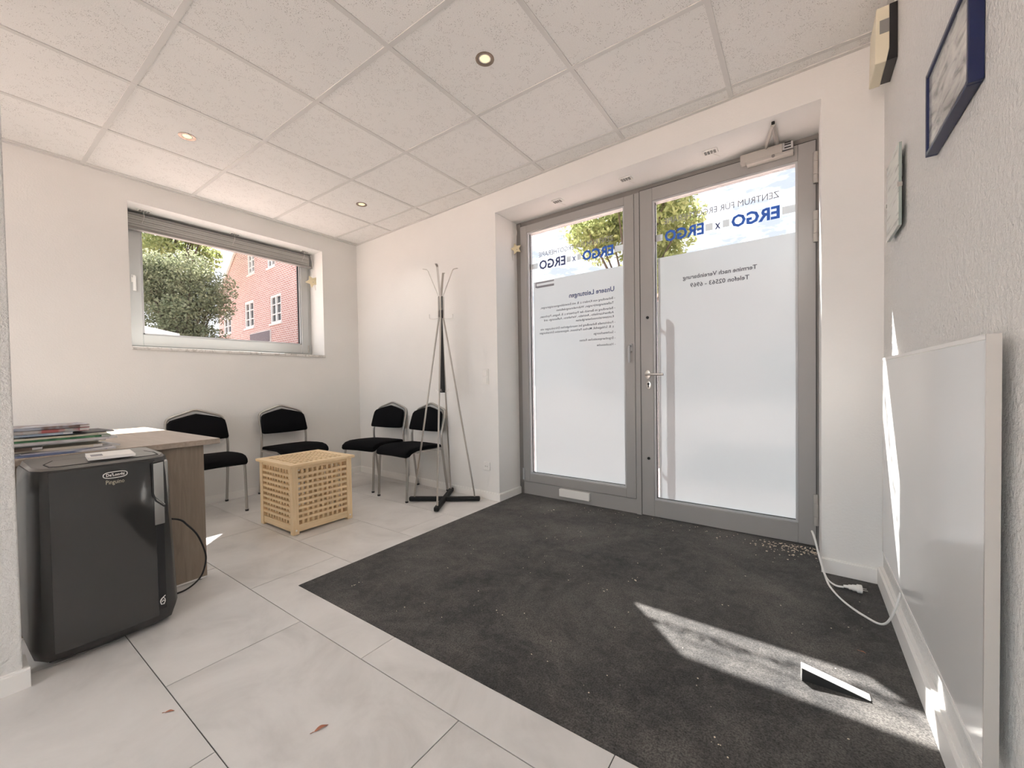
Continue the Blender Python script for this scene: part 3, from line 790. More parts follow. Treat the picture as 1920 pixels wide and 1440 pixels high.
# ------------------------------------------------------------------ chairs
def make_chair(label):
    t = thing('visitor_chair', label, 'chair', group='black upholstered visitor chairs')
    for s in (-1, 1):
        MB().tube(spline([(0.462, 0.190 * s, 0.006), (0.452, 0.190 * s, 0.20), (0.443, 0.190 * s, 0.345), (0.420, 0.190 * s, 0.395), (0.36, 0.190 * s, 0.408), (0.20, 0.193 * s, 0.402), (0.066, 0.200 * s, 0.398)], 5), 0.0105, 8).build('front_leg', 'chair_tube', t, smooth=True)
        MB().tube([(0.005, 0.205 * s, 0.004), (0.035, 0.204 * s, 0.2), (0.062, 0.203 * s, 0.40)], 0.0105, 8).build('rear_leg', 'chair_tube', t, smooth=True)
        MB().cyl((0.462, 0.190 * s, 0.0), 0.013, 0.014, 'z', 10).build('foot_cap', 'black_plastic', t)
        MB().cyl((0.0045, 0.205 * s, 0.0), 0.013, 0.014, 'z', 10).build('foot_cap', 'black_plastic', t)
    path = [(0.062, -0.203, 0.40), (0.067, -0.203, 0.50), (0.060, -0.202, 0.56), (0.030, -0.200, 0.66), (0.012, -0.194, 0.715), (0.004, -0.172, 0.745), (0.000, -0.10, 0.772), (-0.004, -0.025, 0.798), (-0.004, 0.0, 0.801)]
    path = path + [(a, -b, c) for a, b, c in path[-2::-1]]
    MB().tube(spline(path, 4), 0.0105, 8).build('back_frame', 'chair_tube', t, smooth=True)
    for x in (0.12, 0.33):
        MB().tube([(x, -0.190, 0.400), (x, 0.190, 0.400)], 0.009, 8).build('cross_bar', 'chair_tube', t, smooth=True)
    # seat pad with waterfall front
    prof = [(0.062, 0.425), (0.075, 0.440), (0.16, 0.446), (0.28, 0.452), (0.38, 0.452), (0.44, 0.440), (0.475, 0.412), (0.480, 0.385), (0.468, 0.372), (0.44, 0.374), (0.41, 0.398), (0.35, 0.415), (0.20, 0.416), (0.07, 0.412)]
    cx_, cz_ = 0.27, 0.425
    rings = []
    for y, s in ((-0.205, 0.90), (-0.203, 0.955), (-0.195, 0.985), (-0.17, 1.0), (0, 1.0), (0.17, 1.0), (0.195, 0.985), (0.203, 0.955), (0.205, 0.90)):
        sz = s if s > 0.98 else (s - 0.9) * 6 + 0.5
        dome = 0.004 * (1 - (y / 0.205) ** 2)
        rings.append([(cx_ + (a - cx_) * s, y, cz_ + (b - cz_) * min(sz, 1.0) + dome) for a, b in prof])
    MB().loft(rings).build('seat', 'fabric_black', t, smooth=True)
    # back pad
    out = []
    half = [(0.0, 0.774), (-0.06, 0.761), (-0.13, 0.743), (-0.174, 0.729), (-0.193, 0.708), (-0.199, 0.670), (-0.204, 0.575), (-0.200, 0.562), (-0.19, 0.557), (-0.10, 0.554), (0.0, 0.553)]
    out = half + [(-a, b) for a, b in half[-2:0:-1]]
    def bx(z): return 0.069 - 0.29 * (z - 0.555)
    rings = []
    for off, s in ((0.004, 0.95), (0.009, 1.0), (0.026, 1.0), (0.034, 0.985), (0.038, 0.95), (0.040, 0.88)):
        rings.append([(bx(0.67 + (b - 0.67) * s) + off + 0.006 * (abs(a) / 0.2) ** 2, a * s, 0.67 + (b - 0.67) * s) for a, b in out])
    MB().loft(rings).build('backrest', 'fabric_black', t, smooth=True)
    return t
chair = make_chair('black upholstered steel chair half hidden behind the desk corner')
chair.location = (0.036, -1.475, 0); chair.rotation_euler = (0, 0, -0.02)
def put_chair(label, loc, rz):
    c = copy_tree(chair); c.location = loc; c.rotation_euler = (0, 0, rz); c['label'] = label
    return c
put_chair('black upholstered steel chair under the window, behind the wooden crate table', (0.036, -0.80, 0), 0.0)
put_chair('black upholstered steel chair in the far corner, left of the coat stand chair', (0.66, yw(0.66) - 0.035, 0), -PI / 2 + 0.13)
put_chair('black upholstered steel chair standing right behind the coat stand', (1.245, yw(1.245) - 0.022, 0), -PI / 2 - 0.02)

# ------------------------------------------------------------------ crate table
cr = thing('crate_table', 'pale wooden lattice storage table with square holes between the chairs', 'table', (1.147, -1.150, 0))
CXh, CYh, CZ = 0.233, 0.217, 0.452
leg_m = MB().box(-0.020, 0.020, -0.020, 0.020, 0, CZ).build('leg', 'pine_z', cr, bevel=0.0015, seg=1)
leg_m.location = (CXh - 0.020, -CYh + 0.020, 0)
for sx, sy in ((1, 1), (-1, 1), (-1, -1)):
    o = copy_of(leg_m, cr); o.location = (sx * (CXh - 0.020), sy * (CYh - 0.020), 0)
zb, zt = 0.062, 0.430       # lattice field
# rails and slats on the two x faces (run along y) and the two y faces (run along x)
iy, ix = CYh - 0.040, CXh - 0.040
rail_y = None
for s in (1, -1):
    for z0, z1 in ((0.016, zb), (zt, CZ)):
        MB().box(-0.009, 0.009, -iy, iy, z0, z1).build('rail', 'pine_y', cr, bevel=0.001, seg=1).location = (s * (CXh - 0.014), 0, 0)
        MB().box(-ix, ix, -0.009, 0.009, z0, z1).build('rail', 'pine_x', cr, bevel=0.001, seg=1).location = (0, s * (CYh - 0.014), 0)
NS = 10
pitch = (zt - zb) / NS
sw = pitch * 0.46
hy = MB().box(-0.005, 0.005, -iy, iy, -sw / 2, sw / 2).build('slat', 'pine_y', cr)
hx = MB().box(-ix, ix, -0.005, 0.005, -sw / 2, sw / 2).build('slat', 'pine_x', cr)
first_y, first_x = True, True
for s in (1, -1):
    for k in range(1, NS):
        z = zb + pitch * k
        o = hy if first_y else copy_of(hy, cr); first_y = False
        o.location = (s * (CXh - 0.010), 0, z)
        o = hx if first_x else copy_of(hx, cr); first_x = False
        o.location = (0, s * (CYh - 0.010), z)
vy = MB().box(-0.004, 0.004, -0.0075, 0.0075, zb - 0.01, zt + 0.006).build('slat', 'pine_z', cr)
vx = MB().box(-0.0085, 0.0085, -0.004, 0.004, zb - 0.01, zt + 0.006).build('slat', 'pine_z', cr)
first_y, first_x = True, True
for s in (1, -1):
    for k in range(1, 10):
        y = -iy + 2 * iy * k / 10 
        o = vy if first_y else copy_of(vy, cr); first_y = False
        o.location = (s * (CXh - 0.0195), y, 0)
        x = -ix + 2 * ix * k / 10
        o = vx if first_x else copy_of(vx, cr); first_x = False
        o.location = (x, s * (CYh - 0.0195), 0)
MB().box(-CXh + 0.03, CXh - 0.03, -CYh + 0.03, CYh - 0.03, 0.022, 0.034).build('added_bottom_board', 'pine_y', cr)  # added board inside the crate, so the lattice holes read darker
# lid: frame boards and crossing slats
OV = 0.018
lx, ly = CXh + OV, CYh + OV
fx, fy = CXh - 0.045, CYh - 0.040
z0, z1 = CZ, CZ + 0.018
for s in (1, -1):
    MB().box(-lx, lx, min(s * fy, s * ly), max(s * fy, s * ly), z0, z1).build('lid_board', 'pine_x', cr, bevel=0.002, seg=1)
    MB().box(min(s * fx, s * lx), max(s * fx, s * lx), -fy, fy, z0, z1).build('lid_board', 'pine_y', cr, bevel=0.002, seg=1)
nx_, ny_ = 8, 10
lxs = MB().box(-fx, fx, -0.0072, 0.0072, 0.008, 0.0178).build('lid_slat', 'pine_x', cr)
for k in range(1, ny_):
    o = lxs if k == 1 else copy_of(lxs, cr)
    o.location = (0, -fy + 2 * fy * k / ny_, CZ)
lys = MB().box(-0.0095, 0.0095, -fy, fy, 0.007, 0.0173).build('lid_slat', 'pine_y', cr)
for k in range(1, nx_):
    o = lys if k == 1 else copy_of(lys, cr)
    o.location = (-fx + 2 * fx * k / nx_, 0, CZ)
for y, z in ((-CYh + 0.02, 0.03), (CYh - 0.02, 0.03)):
    MB().cyl((CXh, y, z), 0.006, 0.002, 'x', 10).build('screw_cap', 'white_plastic', cr)

# ------------------------------------------------------------------ coat stand
cs = thing('coat_stand', 'slender steel coat stand on a black cross base beside the doors', 'coat stand', (1.668, -0.262, 0), math.atan2(0.319, 0.506))
for rz in (0, PI / 2):
    o = MB().box(-0.300, 0.300, -0.020, 0.020, 0.006, 0.042).build('base_arm', 'black_paint', cs, bevel=0.010, seg=3)
    o.rotation_euler = (0, 0, rz)
    if rz: o.location = (0, 0, 0.0008)
for k in range(4):
    a = k * PI / 2
    c, s = math.cos(a), math.sin(a)
    MB().tube([(0.255 * c, 0.255 * s, 0.038), (0.248 * c, 0.248 * s, 0.10), (0.032 * c, 0.032 * s, 1.46), (0.020 * c, 0.020 * s, 1.53), (0.019 * c, 0.019 * s, 1.71)], 0.0075, 8).build('rod', 'steel', cs, smooth=True)
    # top arm: flat bar leaning out, tip bent level
    th = 0.0025
    prof = [(0.016, 1.60), (0.018, 1.72), (0.102, 1.930), (0.112, 1.940), (0.145, 1.945)]
    hw = 0.009
    vs_, fs_ = [], []
    for r_, z_ in prof:
        for dx_, w__ in ((0, -hw), (0, hw), (th, hw), (th, -hw)):
            rr = r_ + dx_
            vs_.append((rr * c - w__ * s, rr * s + w__ * c, z_ - (th if dx_ else 0)))
    rings = [vs_[i * 4:(i + 1) * 4] for i in range(len(prof))]
    MB().loft(rings).build('top_arm', 'steel', cs)
    MB().tube(spline([(0.015 * c, 0.015 * s, 1.535), (0.05 * c, 0.05 * s, 1.530), (0.092 * c, 0.092 * s, 1.532), (0.098 * c, 0.098 * s, 1.545), (0.098 * c, 0.098 * s, 1.568)], 4), 0.003, 6).build('hook', 'steel', cs, smooth=True)
    o = MB().box(0.004, 0.016, -0.012, 0.012, 1.535, 1.715).build('clamp_plate', 'black_paint', cs, bevel=0.002)
    o.rotation_euler = (0, 0, a + PI / 4)
    MB().tube(spline([(0.0, 0.0, 0.925), (0.045 * c, 0.045 * s, 0.925), (0.052 * c, 0.052 * s, 0.930), (0.052 * c, 0.052 * s, 0.945)], 4), 0.0025, 6).build('low_hook', 'steel', cs, smooth=True)
MB().loft([[(-0.022, -0.012, 0.915), (0.022, -0.012, 0.915), (0.022, 0.012, 0.915), (-0.022, 0.012, 0.915)], [(-0.008, -0.008, 1.54), (0.008, -0.008, 1.54), (0.008, 0.008, 1.54), (-0.008, 0.008, 1.54)]]).build('centre_fin', 'black_paint', cs)

# ------------------------------------------------------------------ desk
dk = thing('desk', 'grey oak laminate desk with panel legs by the left wall', 'desk', (1.005, -2.21, 0), 0.024)
DT = 0.722
MB().box(-0.620, 0.608, -0.365, 0.352, DT - 0.027, DT).build('table_top', 'desk_lit', dk, bevel=0.0015, seg=1)
MB().box(0.560, 0.585, -0.345, 0.285, 0.012, DT - 0.027).build('side_panel', 'desk_shaded', dk)
MB().box(-0.600, -0.575, -0.345, 0.285, 0.012, DT - 0.027).build('side_panel', 'desk_shaded', dk)
MB().box(-0.575, 0.560, -0.10, -0.082, 0.25, DT - 0.027).build('modesty_panel', 'desk_shaded', dk)
MB().box(0.566, 0.586, -0.345, 0.285, 0.004, 0.012).build('edge_strip', 'white_trim', dk)
for x in (0.573, -0.588):
    for y in (-0.30, 0.255): MB().cyl((x, y, 0.0), 0.012, 0.008, 'z', 10).build('foot', 'black_plastic', dk)

# magazines and leaflets on the desk
def mag_mat(name, c0, c1, seed):
    m = new_mat(name, c0, 0.45)
    v = tex_coord(m, 'Object', (9, 9, 3))
    n, l, b = nodes_of(m)
    f = noise(m, v, 1.3 + 0.13 * seed, 2, 0.4)
    to_color(m, ramp(m, f, [(0.42, c0), (0.56, c1)]))
    return m
spec = [  # label, cx, cy, size x, size y, thickness, rz, colours
    ('wide white brochure with blue print at the bottom of the paper pile', 1.465, -2.405, 0.25, 0.33, 0.007, 0.00, (0.72, 0.73, 0.76), (0.18, 0.24, 0.42)),
    ('thin grey magazine just above the bottom brochure', 1.440, -2.375, 0.22, 0.30, 0.006, 0.10, (0.50, 0.50, 0.52), (0.62, 0.62, 0.62)),
    ('cream booklet in the lower half of the paper pile', 1.435, -2.420, 0.22, 0.30, 0.011, -0.06, (0.72, 0.66, 0.55), (0.78, 0.72, 0.62)),
    ('black covered booklet poking out at the left of the pile', 1.470, -2.520, 0.20, 0.12, 0.012, 0.05, (0.02, 0.02, 0.02), (0.12, 0.09, 0.07)),
    ('pale green magazine in the middle of the pile', 1.430, -2.410, 0.21, 0.29, 0.006, 0.03, (0.52, 0.58, 0.54), (0.66, 0.68, 0.66)),
    ('white magazine with pink and blue cover in the middle of the pile', 1.440, -2.385, 0.22, 0.31, 0.010, 0.05, (0.66, 0.62, 0.64), (0.74, 0.73, 0.75)),
    ('dark green magazine in the upper half of the pile', 1.425, -2.395, 0.21, 0.30, 0.009, -0.02, (0.03, 0.16, 0.07), (0.10, 0.27, 0.13)),
    ('yellowish white magazine above the dark green one', 1.425, -2.400, 0.21, 0.28, 0.008, 0.04, (0.62, 0.60, 0.46), (0.72, 0.70, 0.60)),
    ('black glossy magazine with bent cover near the top of the pile', 1.400, -2.370, 0.21, 0.27, 0.005, 0.10, (0.03, 0.03, 0.04), (0.10, 0.10, 0.12)),
    ('light blue magazine near the top of the pile', 1.425, -2.470, 0.20, 0.22, 0.010, -0.03, (0.34, 0.44, 0.56), (0.50, 0.58, 0.66)),
    ('red and grey patterned magazine just below the topmost one', 1.420, -2.440, 0.21, 0.25, 0.014, 0.02, (0.40, 0.12, 0.12), (0.48, 0.48, 0.48)),
    ('brown spined magazine with pale pages on top of the pile', 1.415, -2.445, 0.21, 0.26, 0.012, 0.04, (0.20, 0.14, 0.13), (0.42, 0.46, 0.55)),
]
z = DT + 0.0003
pile_top = []
for i, (lab, x, y, sx, sy, th, rz, c0, c1) in enumerate(spec):
    zz = z
    if 'black covered' in lab:
        zz = z; 
    mg = thing('magazine', lab, 'magazine', (x, y, zz), rz, 'magazines piled on the desk')
    mm = mag_mat('magazine_cover', c0, c1, i)
    MB().box(-sx / 2, sx / 2, -sy / 2, sy / 2, 0.0, th * 0.12).box(-sx / 2, sx / 2, -sy / 2, sy / 2, th * 0.88, th).box(-sx / 2, sx / 2, -sy / 2, -sy / 2 + 0.002, 0, th).box(sx / 2 - 0.0015, sx / 2, -sy / 2, sy / 2 - 0.03, 0, th).build('cover', mm, mg)
    MB().box(-sx / 2 + 0.002, sx / 2 - 0.0025, -sy / 2 + 0.003, sy / 2 - 0.002, th * 0.12, th * 0.88).build('pages', 'paper', mg)
    z += th + 0.0003

# ------------------------------------------------------------------ portable air conditioner
ac = thing('air_conditioner', 'dark grey portable air conditioner standing before the desk end', 'air conditioner', (1.792, -2.335, 0), 0.02)
AX, AY = 0.160, 0.200          # half depth (front +x), half width
def plan(ix, iy, ch):
    """Rounded front, chamfered corners."""
    fx_, sy_ = AX - ix, AY - iy
    return [(-fx_, -sy_ + 0.02), (-fx_ + 0.02, -sy_), (fx_ - ch * 1.3, -sy_), (fx_ - ch * 0.35, -sy_ + ch * 0.45), (fx_ - 0.006, -sy_ + ch * 1.15), (fx_, -sy_ * 0.35), (fx_ + 0.003, 0), (fx_, sy_ * 0.35), (fx_ - 0.006, sy_ - ch * 1.0), (fx_ - ch * 0.35, sy_ - ch * 0.40), (fx_ - ch * 1.3, sy_), (-fx_ + 0.02, sy_), (-fx_, sy_ - 0.02)]
rings = []
for z, ix_, iy_ in ((0.010, 0.034, 0.024), (0.022, 0.014, 0.008), (0.070, 0.0, -0.004), (0.62, 0.0, 0.002), (0.690, 0.002, 0.004), (0.704, 0.006, 0.008)):
    rings.append([(a, b + (0.016 * (0.70 - z) / 0.7 if b > 0.1 else 0), z) for a, b in plan(ix_, iy_, 0.055)])
MB().loft(rings).build('body', 'ac_body', ac, smooth=True)
# top deck sloping up towards the back
mb = MB(); lo = plan(0.010, 0.012, 0.05)
mb.loft([[(a, b, 0.704) for a, b in lo], [(a * 0.97, b * 0.97, 0.712 + 0.010 * (0.15 - a) / 0.3) for a, b in lo]])
deck = mb.build('top_deck', 'ac_top', ac, smooth=True)
def deck_z(x): return 0.712 + 0.010 * (0.15 - x / 0.97) / 0.3
fl = [(0.118, -0.145), (0.130, -0.125), (0.130, 0.135), (0.118, 0.160), (0.05, 0.165), (-0.02, 0.15), (-0.02, -0.12), (0.05, -0.15)]
mb = MB(); n = len(fl)
mb.tube([(a, b, deck_z(a) + 0.0008) for a, b in fl], 0.0016, 6, closed=True)
mb.build('flap_outline', 'gasket', deck)
mb = MB().loft([[(a * 0.98, b * 0.98, deck_z(a) - 0.001) for a, b in fl], [(a * 0.97, b * 0.97, deck_z(a) + 0.0022) for a, b in fl]])
mb.build('outlet_flap', 'ac_top', deck)
# glossy bowed front panel
NP = 16
def front_strip(y0, y1, z0, z1, off, th, bow=0.010, curve=0.0):
    rin, rout = [], []
    def xf(y): return AX + 0.001 - 0.012 * (y / 0.15) ** 2 * 0.8
    v0 = []
    for k in range(NP + 1):
        y = y0 + (y1 - y0) * k / NP
        x = xf(y) + off
        zlo = z0(y) if callable(z0) else z0
        zhi = z1(y) if callable(z1) else z1
        v0.append([(x - th, y, zlo), (x, y, zlo), (x, y, zhi), (x - th, y, zhi)])
    return MB().loft(v0)
front_strip(-0.152, 0.138, 0.052, 0.698, 0.005, 0.02).build('front_panel', 'ac_gloss', ac, smooth=True)
front_strip(0.137, 0.163, 0.075, 0.60, 0.006, 0.03).build('black_strip', 'black_plastic', ac, smooth=True)
front_strip(0.132, 0.165, 0.43, 0.690, 0.009, 0.03).build('handle_recess', 'ac_silver', ac, smooth=True)
MB().tube([(0.164, 0.128, 0.685), (0.162, 0.166, 0.690)], 0.003, 6).build('recess_edge', 'gasket', ac)
MB().tube([(0.1645, 0.128, 0.685), (0.1645, 0.129, 0.56), (0.1635, 0.137, 0.53), (0.160, 0.164, 0.50)], 0.0028, 6).build('recess_edge', 'gasket', ac)
MB().tube([(0.1665, 0.134, 0.55), (0.163, 0.166, 0.508)], 0.002, 6).build('recess_edge', 'ac_silver', ac)
MB().box(0.118, 0.140, 0.168, 0.187, 0.48, 0.69).build('corner_handle', 'ac_silver', ac, bevel=0.006)
# badge and lettering on the front
def badge_pt(u, v): return (AX + 0.0072 - 0.012 * ((u) / 0.15) ** 2 * 0.8, u, v)
ov = [(math.copysign(abs(math.cos(a)) ** 0.6, math.cos(a)) * 0.034, math.copysign(abs(math.sin(a)) ** 0.8, math.sin(a)) * 0.0115) for a in [2 * PI * k / 32 for k in range(32)]]
BY, BZ = 0.018, 0.662
MB().tube([badge_pt(BY + a, BZ + b) for a, b in ov], 0.0016, 6, closed=True).build('badge_rim', 'print_white', ac)
letters('badge_lettering', "De'Longhi", 'print_white', ac, lambda u, v: badge_pt(BY - 0.026 + u, BZ - 0.0045 + v), width=0.052, height=0.0105, bold=0.03)
letters('model_lettering', 'Pinguino', 'print_gold', ac, lambda u, v: badge_pt(BY - 0.027 + u, BZ - 0.034 + v), width=0.052, height=0.016, bold=0.0)
# loop-shaped emblem low on the black strip
EY, EZ = 0.150, 0.108
def emb(a, b): 
    y = EY + a; return (AX + 0.0085 - 0.012 * (y / 0.15) ** 2 * 0.8, y, EZ + b)
MB().tube([emb(0.008 * math.cos(t_), 0.013 * math.sin(t_)) for t_ in [2 * PI * k / 20 for k in range(20)]], 0.0014, 6, closed=True).build('emblem', 'print_white', ac)
MB().tube([emb(0.009, 0.020), emb(-0.001, 0.013), emb(-0.008, 0.0), emb(-0.005, -0.012), emb(0.004, -0.014), emb(0.008, -0.004), emb(0.002, 0.003), emb(-0.003, -0.003)], 0.0018, 6).build('emblem', 'print_white', ac)
for sx in (-1, 1):
    for sy in (-1, 1):
        MB().cyl((0.095 * sx - 0.01, 0.15 * sy - 0.008, 0.012), 0.012, 0.016, 'y', 14).build('castor', 'black_plastic', ac)
# leaflet on the air conditioner
bk = thing('leaflet', 'white leaflet with a grey box lying on the air conditioner', 'leaflet', (1.852, -2.305, 0.7215), -0.10)
MB().box(-0.090, 0.070, -0.068, 0.065, 0.0, 0.004).box(-0.088, 0.066, -0.066, 0.066, 0.004, 0.009).box(-0.090, 0.068, -0.068, 0.064, 0.009, 0.011).build('sheets', 'paper', bk)
MB().box(-0.02, 0.040, -0.058, -0.025, 0.011, 0.0114).build('printed_box', 'ink_grey', bk)
# mains lead of the air conditioner
ld = thing('power_lead', 'black mains lead arching beside the desk panel to the floor', 'cable', (1.67, -1.99, 0))
o = MB().tube(spline([(1.66, -2.135, 0.385), (1.668, -2.048, 0.359), (1.67, -2.012, 0.32), (1.67, -1.974, 0.261), (1.672, -1.948, 0.18), (1.672, -1.943, 0.124), (1.67, -1.958, 0.062), (1.67, -1.985, 0.030), (1.67, -2.024, 0.010), (1.67, -2.06, 0.006), (1.67, -2.11, 0.0055)], 6), 0.0042, 8).build('lead', 'black_plastic', ld, smooth=True)
o.location = (-1.67, 1.99, 0)
o = MB().cyl((1.655, -2.150, 0.385), 0.008, 0.022, 'y', 10).build('strain_relief', 'black_plastic', ld); o.location = (-1.67, 1.99, 0)

# ------------------------------------------------------------------ white cable, wedge, leaves, crumbs
pc = thing('power_cable', 'white power cable with plug lying on the mat at the corner', 'cable', (4.22, -0.16, 0))
path = spline([(4.425, -0.660, 0.232), (4.400, -0.650, 0.110), (4.375, -0.600, 0.028), (4.325, -0.520, 0.008), (4.265, -0.420, 0.0065), (4.226, -0.300, 0.0075), (4.210, -0.200, 0.020), (4.190, -0.150, 0.085), (4.172, -0.125, 0.170), (4.160, -0.130, 0.205), (4.172, -0.150, 0.170), (4.196, -0.180, 0.070), (4.216, -0.225, 0.016), (4.245, -0.275, 0.010), (4.276, -0.287, 0.014)], 7)
o = MB().tube(path, 0.0044, 8).build('cord', 'white_plastic', pc, smooth=True); o.location = (-4.22, 0.16, 0)
pl = MB().tube([(0, 0, 0), (0.016, 0, 0.0), (0.020, 0, 0), (0.030, 0, 0), (0.034, 0, 0), (0.046, 0, 0), (0.050, 0, 0), (0.066, 0, 0), (0.067, 0, 0)], [0.006, 0.007, 0.011, 0.011, 0.014, 0.014, 0.0185, 0.0185, 0.016], 16)
plug = pl.build('plug', 'white_plastic', pc, smooth=True)
plug.location = (4.276 - 4.22, -0.287 + 0.16, 0.0195); plug.rotation_euler = (0, 0, 0.10)
for y in (-0.0095, 0.0095):
    MB().tube([(0.066, y, 0), (0.085, y, 0)], 0.0024, 8).build('pin', 'steel', plug)

we = thing('door_wedge', 'black rubber door wedge with a white metal top on the mat', 'door wedge', (4.118, -1.075, 0.0013), 0.03)
MB().prism([(0, 0), (0.168, 0), (0.168, 0.003), (0, 0.040)], -0.016, 0.014, 'y').build('rubber_body', 'gasket', we)
MB().prism([(-0.004, 0.0), (-0.002, 0.0), (-0.002, 0.0405), (0.168, 0.0035), (0.170, 0.0055), (-0.004, 0.043)], -0.017, 0.015, 'y').build('top_plate', 'white_plastic', we)

def dry_leaf(label, loc, rz, s):
    t = thing('dry_leaf', label, 'leaf', loc, rz, 'dry leaves on the floor')
    n = 7; rings = []
    vs_, fs_ = [], []
    for k in range(n + 1):
        u = k / n; w = 0.30 * math.sin(PI * u ** 0.8) * s * 0.5
        zc = 0.10 * s * math.sin(PI * u) ** 2
        for j, yy in enumerate((-1, 0, 1)):
            vs_.append((u * s - s / 2, yy * w, zc + (0.16 * w if yy else 0) + 0.0008))
    for k in range(n):
        for j in range(2):
            a = k * 3 + j; fs_.append((a, a + 1, a + 4, a + 3))
    top = [(x, y, z_ + 0.0006) for x, y, z_ in vs_]
    m_ = MB().add(vs_, fs_).add(top, fs_)
    m_.build('blade', 'dry_leaf', t, smooth=True)
    MB().tube([(-s / 2 - 0.25 * s, 0.0, 0.0016), (-s / 2, 0, 0.0018)], 0.0009, 5).build('stalk', 'dry_leaf', t)
dry_leaf('small flat brown leaf on the tile near the air conditioner', (2.533, -2.316, 0), 0.9, 0.026)
dry_leaf('curled brown leaf on the tile in the foreground', (2.979, -2.086, 0), 1.3, 0.040)
dry_leaf('tiny brown leaf on the mat beyond the door wedge', (4.296, -0.804, 0.0013), -0.3, 0.020)

rnd = random.Random(3)
mb = MB()
def chip(x, y, s):
    a = rnd.uniform(0, PI); n = 4
    pts = [(x + s * rnd.uniform(0.5, 1) * math.cos(a + k * PI / 2), y + s * rnd.uniform(0.35, 0.8) * math.sin(a + k * PI / 2)) for k in range(n)]
    mb.prism(pts, 0.0012, 0.0012 + s * 0.4)
for k in range(150):
    x = 4.19 - abs(rnd.gauss(0, 0.16)); y = 0.215 - abs(rnd.gauss(0, 0.085)) - (4.19 - x) * 0.05
    if x > 3.3 and y > -0.2: chip(x, y, rnd.uniform(0.0025, 0.0075))
for k in range(60):
    x = rnd.uniform(2.6, 4.15); y = DX(x) - 0.03 - abs(rnd.gauss(0, 0.10)); chip(x, y, rnd.uniform(0.002, 0.005))
for k in range(110):
    x = rnd.uniform(2.3, 4.35); y = rnd.uniform(-1.6, 0.1); chip(x, y, rnd.uniform(0.0015, 0.0042))
for x, y in ((2.55, 0.02), (3.35, -0.9), (3.05, -1.32), (3.45, -0.72), (2.31, -1.52), (3.92, -1.50)):
    for q in range(4): chip(x + rnd.gauss(0, 0.012), y + rnd.gauss(0, 0.012), rnd.uniform(0.002, 0.006))
tag(mb.build('crumbs', 'crumb'), 'pale crumbs and bits of leaf scattered over the entrance mat', 'crumbs', kind='stuff')

# ------------------------------------------------------------------ outdoors
tag(MB().box(-70, 70, -60, 90, -0.35, -0.14).build('pavement', 'paving'), 'red paving outside', kind='structure')

# brick house with gable seen through the left window
HD = math.radians(-3.95)
bh = thing('brick_house', 'red brick gabled house with white windows beyond the left window', 'house', (-20.19, 7.17, -0.14), HD)
def hz(z): return z + 0.14
S0, S1, EV, APX, APZ = -5.15, 8.65, 6.40, 1.75, 10.8
wins = [(-0.66, 0.65, 4.13, 5.55), (2.83, 4.12, 4.03, 5.42), (-0.06, 0.91, 6.95, 8.05), (2.60, 3.52, 6.80, 7.95), (-0.66, 0.65, 0.9, 2.3), (3.2, 4.5, 0.9, 2.3), (6.2, 7.5, 4.0, 5.4), (-4.2, -2.9, 4.1, 5.5)]
mb = MB()
# facade in column strips around the openings
xs = sorted({S0, S1, APX, *[w[0] for w in wins], *[w[1] for w in wins]})
def roof_z(s): return EV + (APZ - EV) * (1 - abs(s - APX) / (APX - S0 if s < APX else S1 - APX))
for a, b in zip(xs[:-1], xs[1:]):
    mid = (a + b) / 2
    cuts = sorted([(w[2], w[3]) for w in wins if w[0] <= mid <= w[1]])
    z = -0.14
    for c0, c1 in cuts:
        mb.box(a, b, 0, 0.30, hz(z), hz(c0)); z = c1
    mb.prism([(a, hz(z)), (b, hz(z)), (b, hz(roof_z(b))), (a, hz(roof_z(a)))], 0, 0.30, 'y')
mb.build('gable_wall', 'brick', bh)
MB().box(S0, S0 + 0.3, 0.3, 11, 0, hz(EV)).box(S1 - 0.3, S1, 0.3, 11, 0, hz(EV)).build('side_wall', 'brick', bh)
for a, b in ((S0 - 0.35, APX), (APX, S1 + 0.35)):
    za, zb_ = (EV - 0.22, APZ) if a < APX else (APZ, EV - 0.22)
    MB().prism([(a, hz(za) + 0.02), (b, hz(zb_) + 0.02), (b, hz(zb_) + 0.22), (a, hz(za) + 0.22)], -0.02, 11.2, 'y').build('roof_slope', 'roof_tile', bh)
    MB().prism([(a, hz(za) - 0.10), (b, hz(zb_) - 0.10), (b, hz(zb_) + 0.24), (a, hz(za) + 0.24)], -0.12, -0.02, 'y').build('verge_board', 'house_white', bh)
for (a, b, c, d) in wins:
    f = MB()
    for q in ((a, a + 0.11, c, d), (b - 0.11, b, c, d), (a + 0.11, b - 0.11, c, c + 0.11), (a + 0.11, b - 0.11, d - 0.11, d)): f.box(q[0], q[1], 0.02, 0.10, hz(q[2]), hz(q[3]))
    mid = (a + b) / 2
    f.box(mid - 0.06, mid + 0.06, 0.02, 0.10, hz(c), hz(d))
    for k in (1, 2):
        zz = c + (d - c) * k / 3
        f.box(a + 0.11, b - 0.11, 0.04, 0.09, hz(zz - 0.025), hz(zz + 0.025))
    fo = f.build('window', 'house_white', bh)
    MB().box(a + 0.08, b - 0.08, 0.11, 0.13, hz(c + 0.08), hz(d - 0.08)).build('pane', 'house_pane', fo)
    MB().box(a - 0.05, b + 0.05, -0.06, 0.10, hz(c - 0.08), hz(c)).build('sill', 'house_white', fo)
MB().box(0.24, 2.84, -0.08, -0.01, hz(3.20), hz(3.74)).build('sign_board', 'sign_dark', bh)
MB().box(0.20, 2.88, -0.06, -0.005, hz(3.16), hz(3.78)).build('sign_frame', 'house_white', bh)

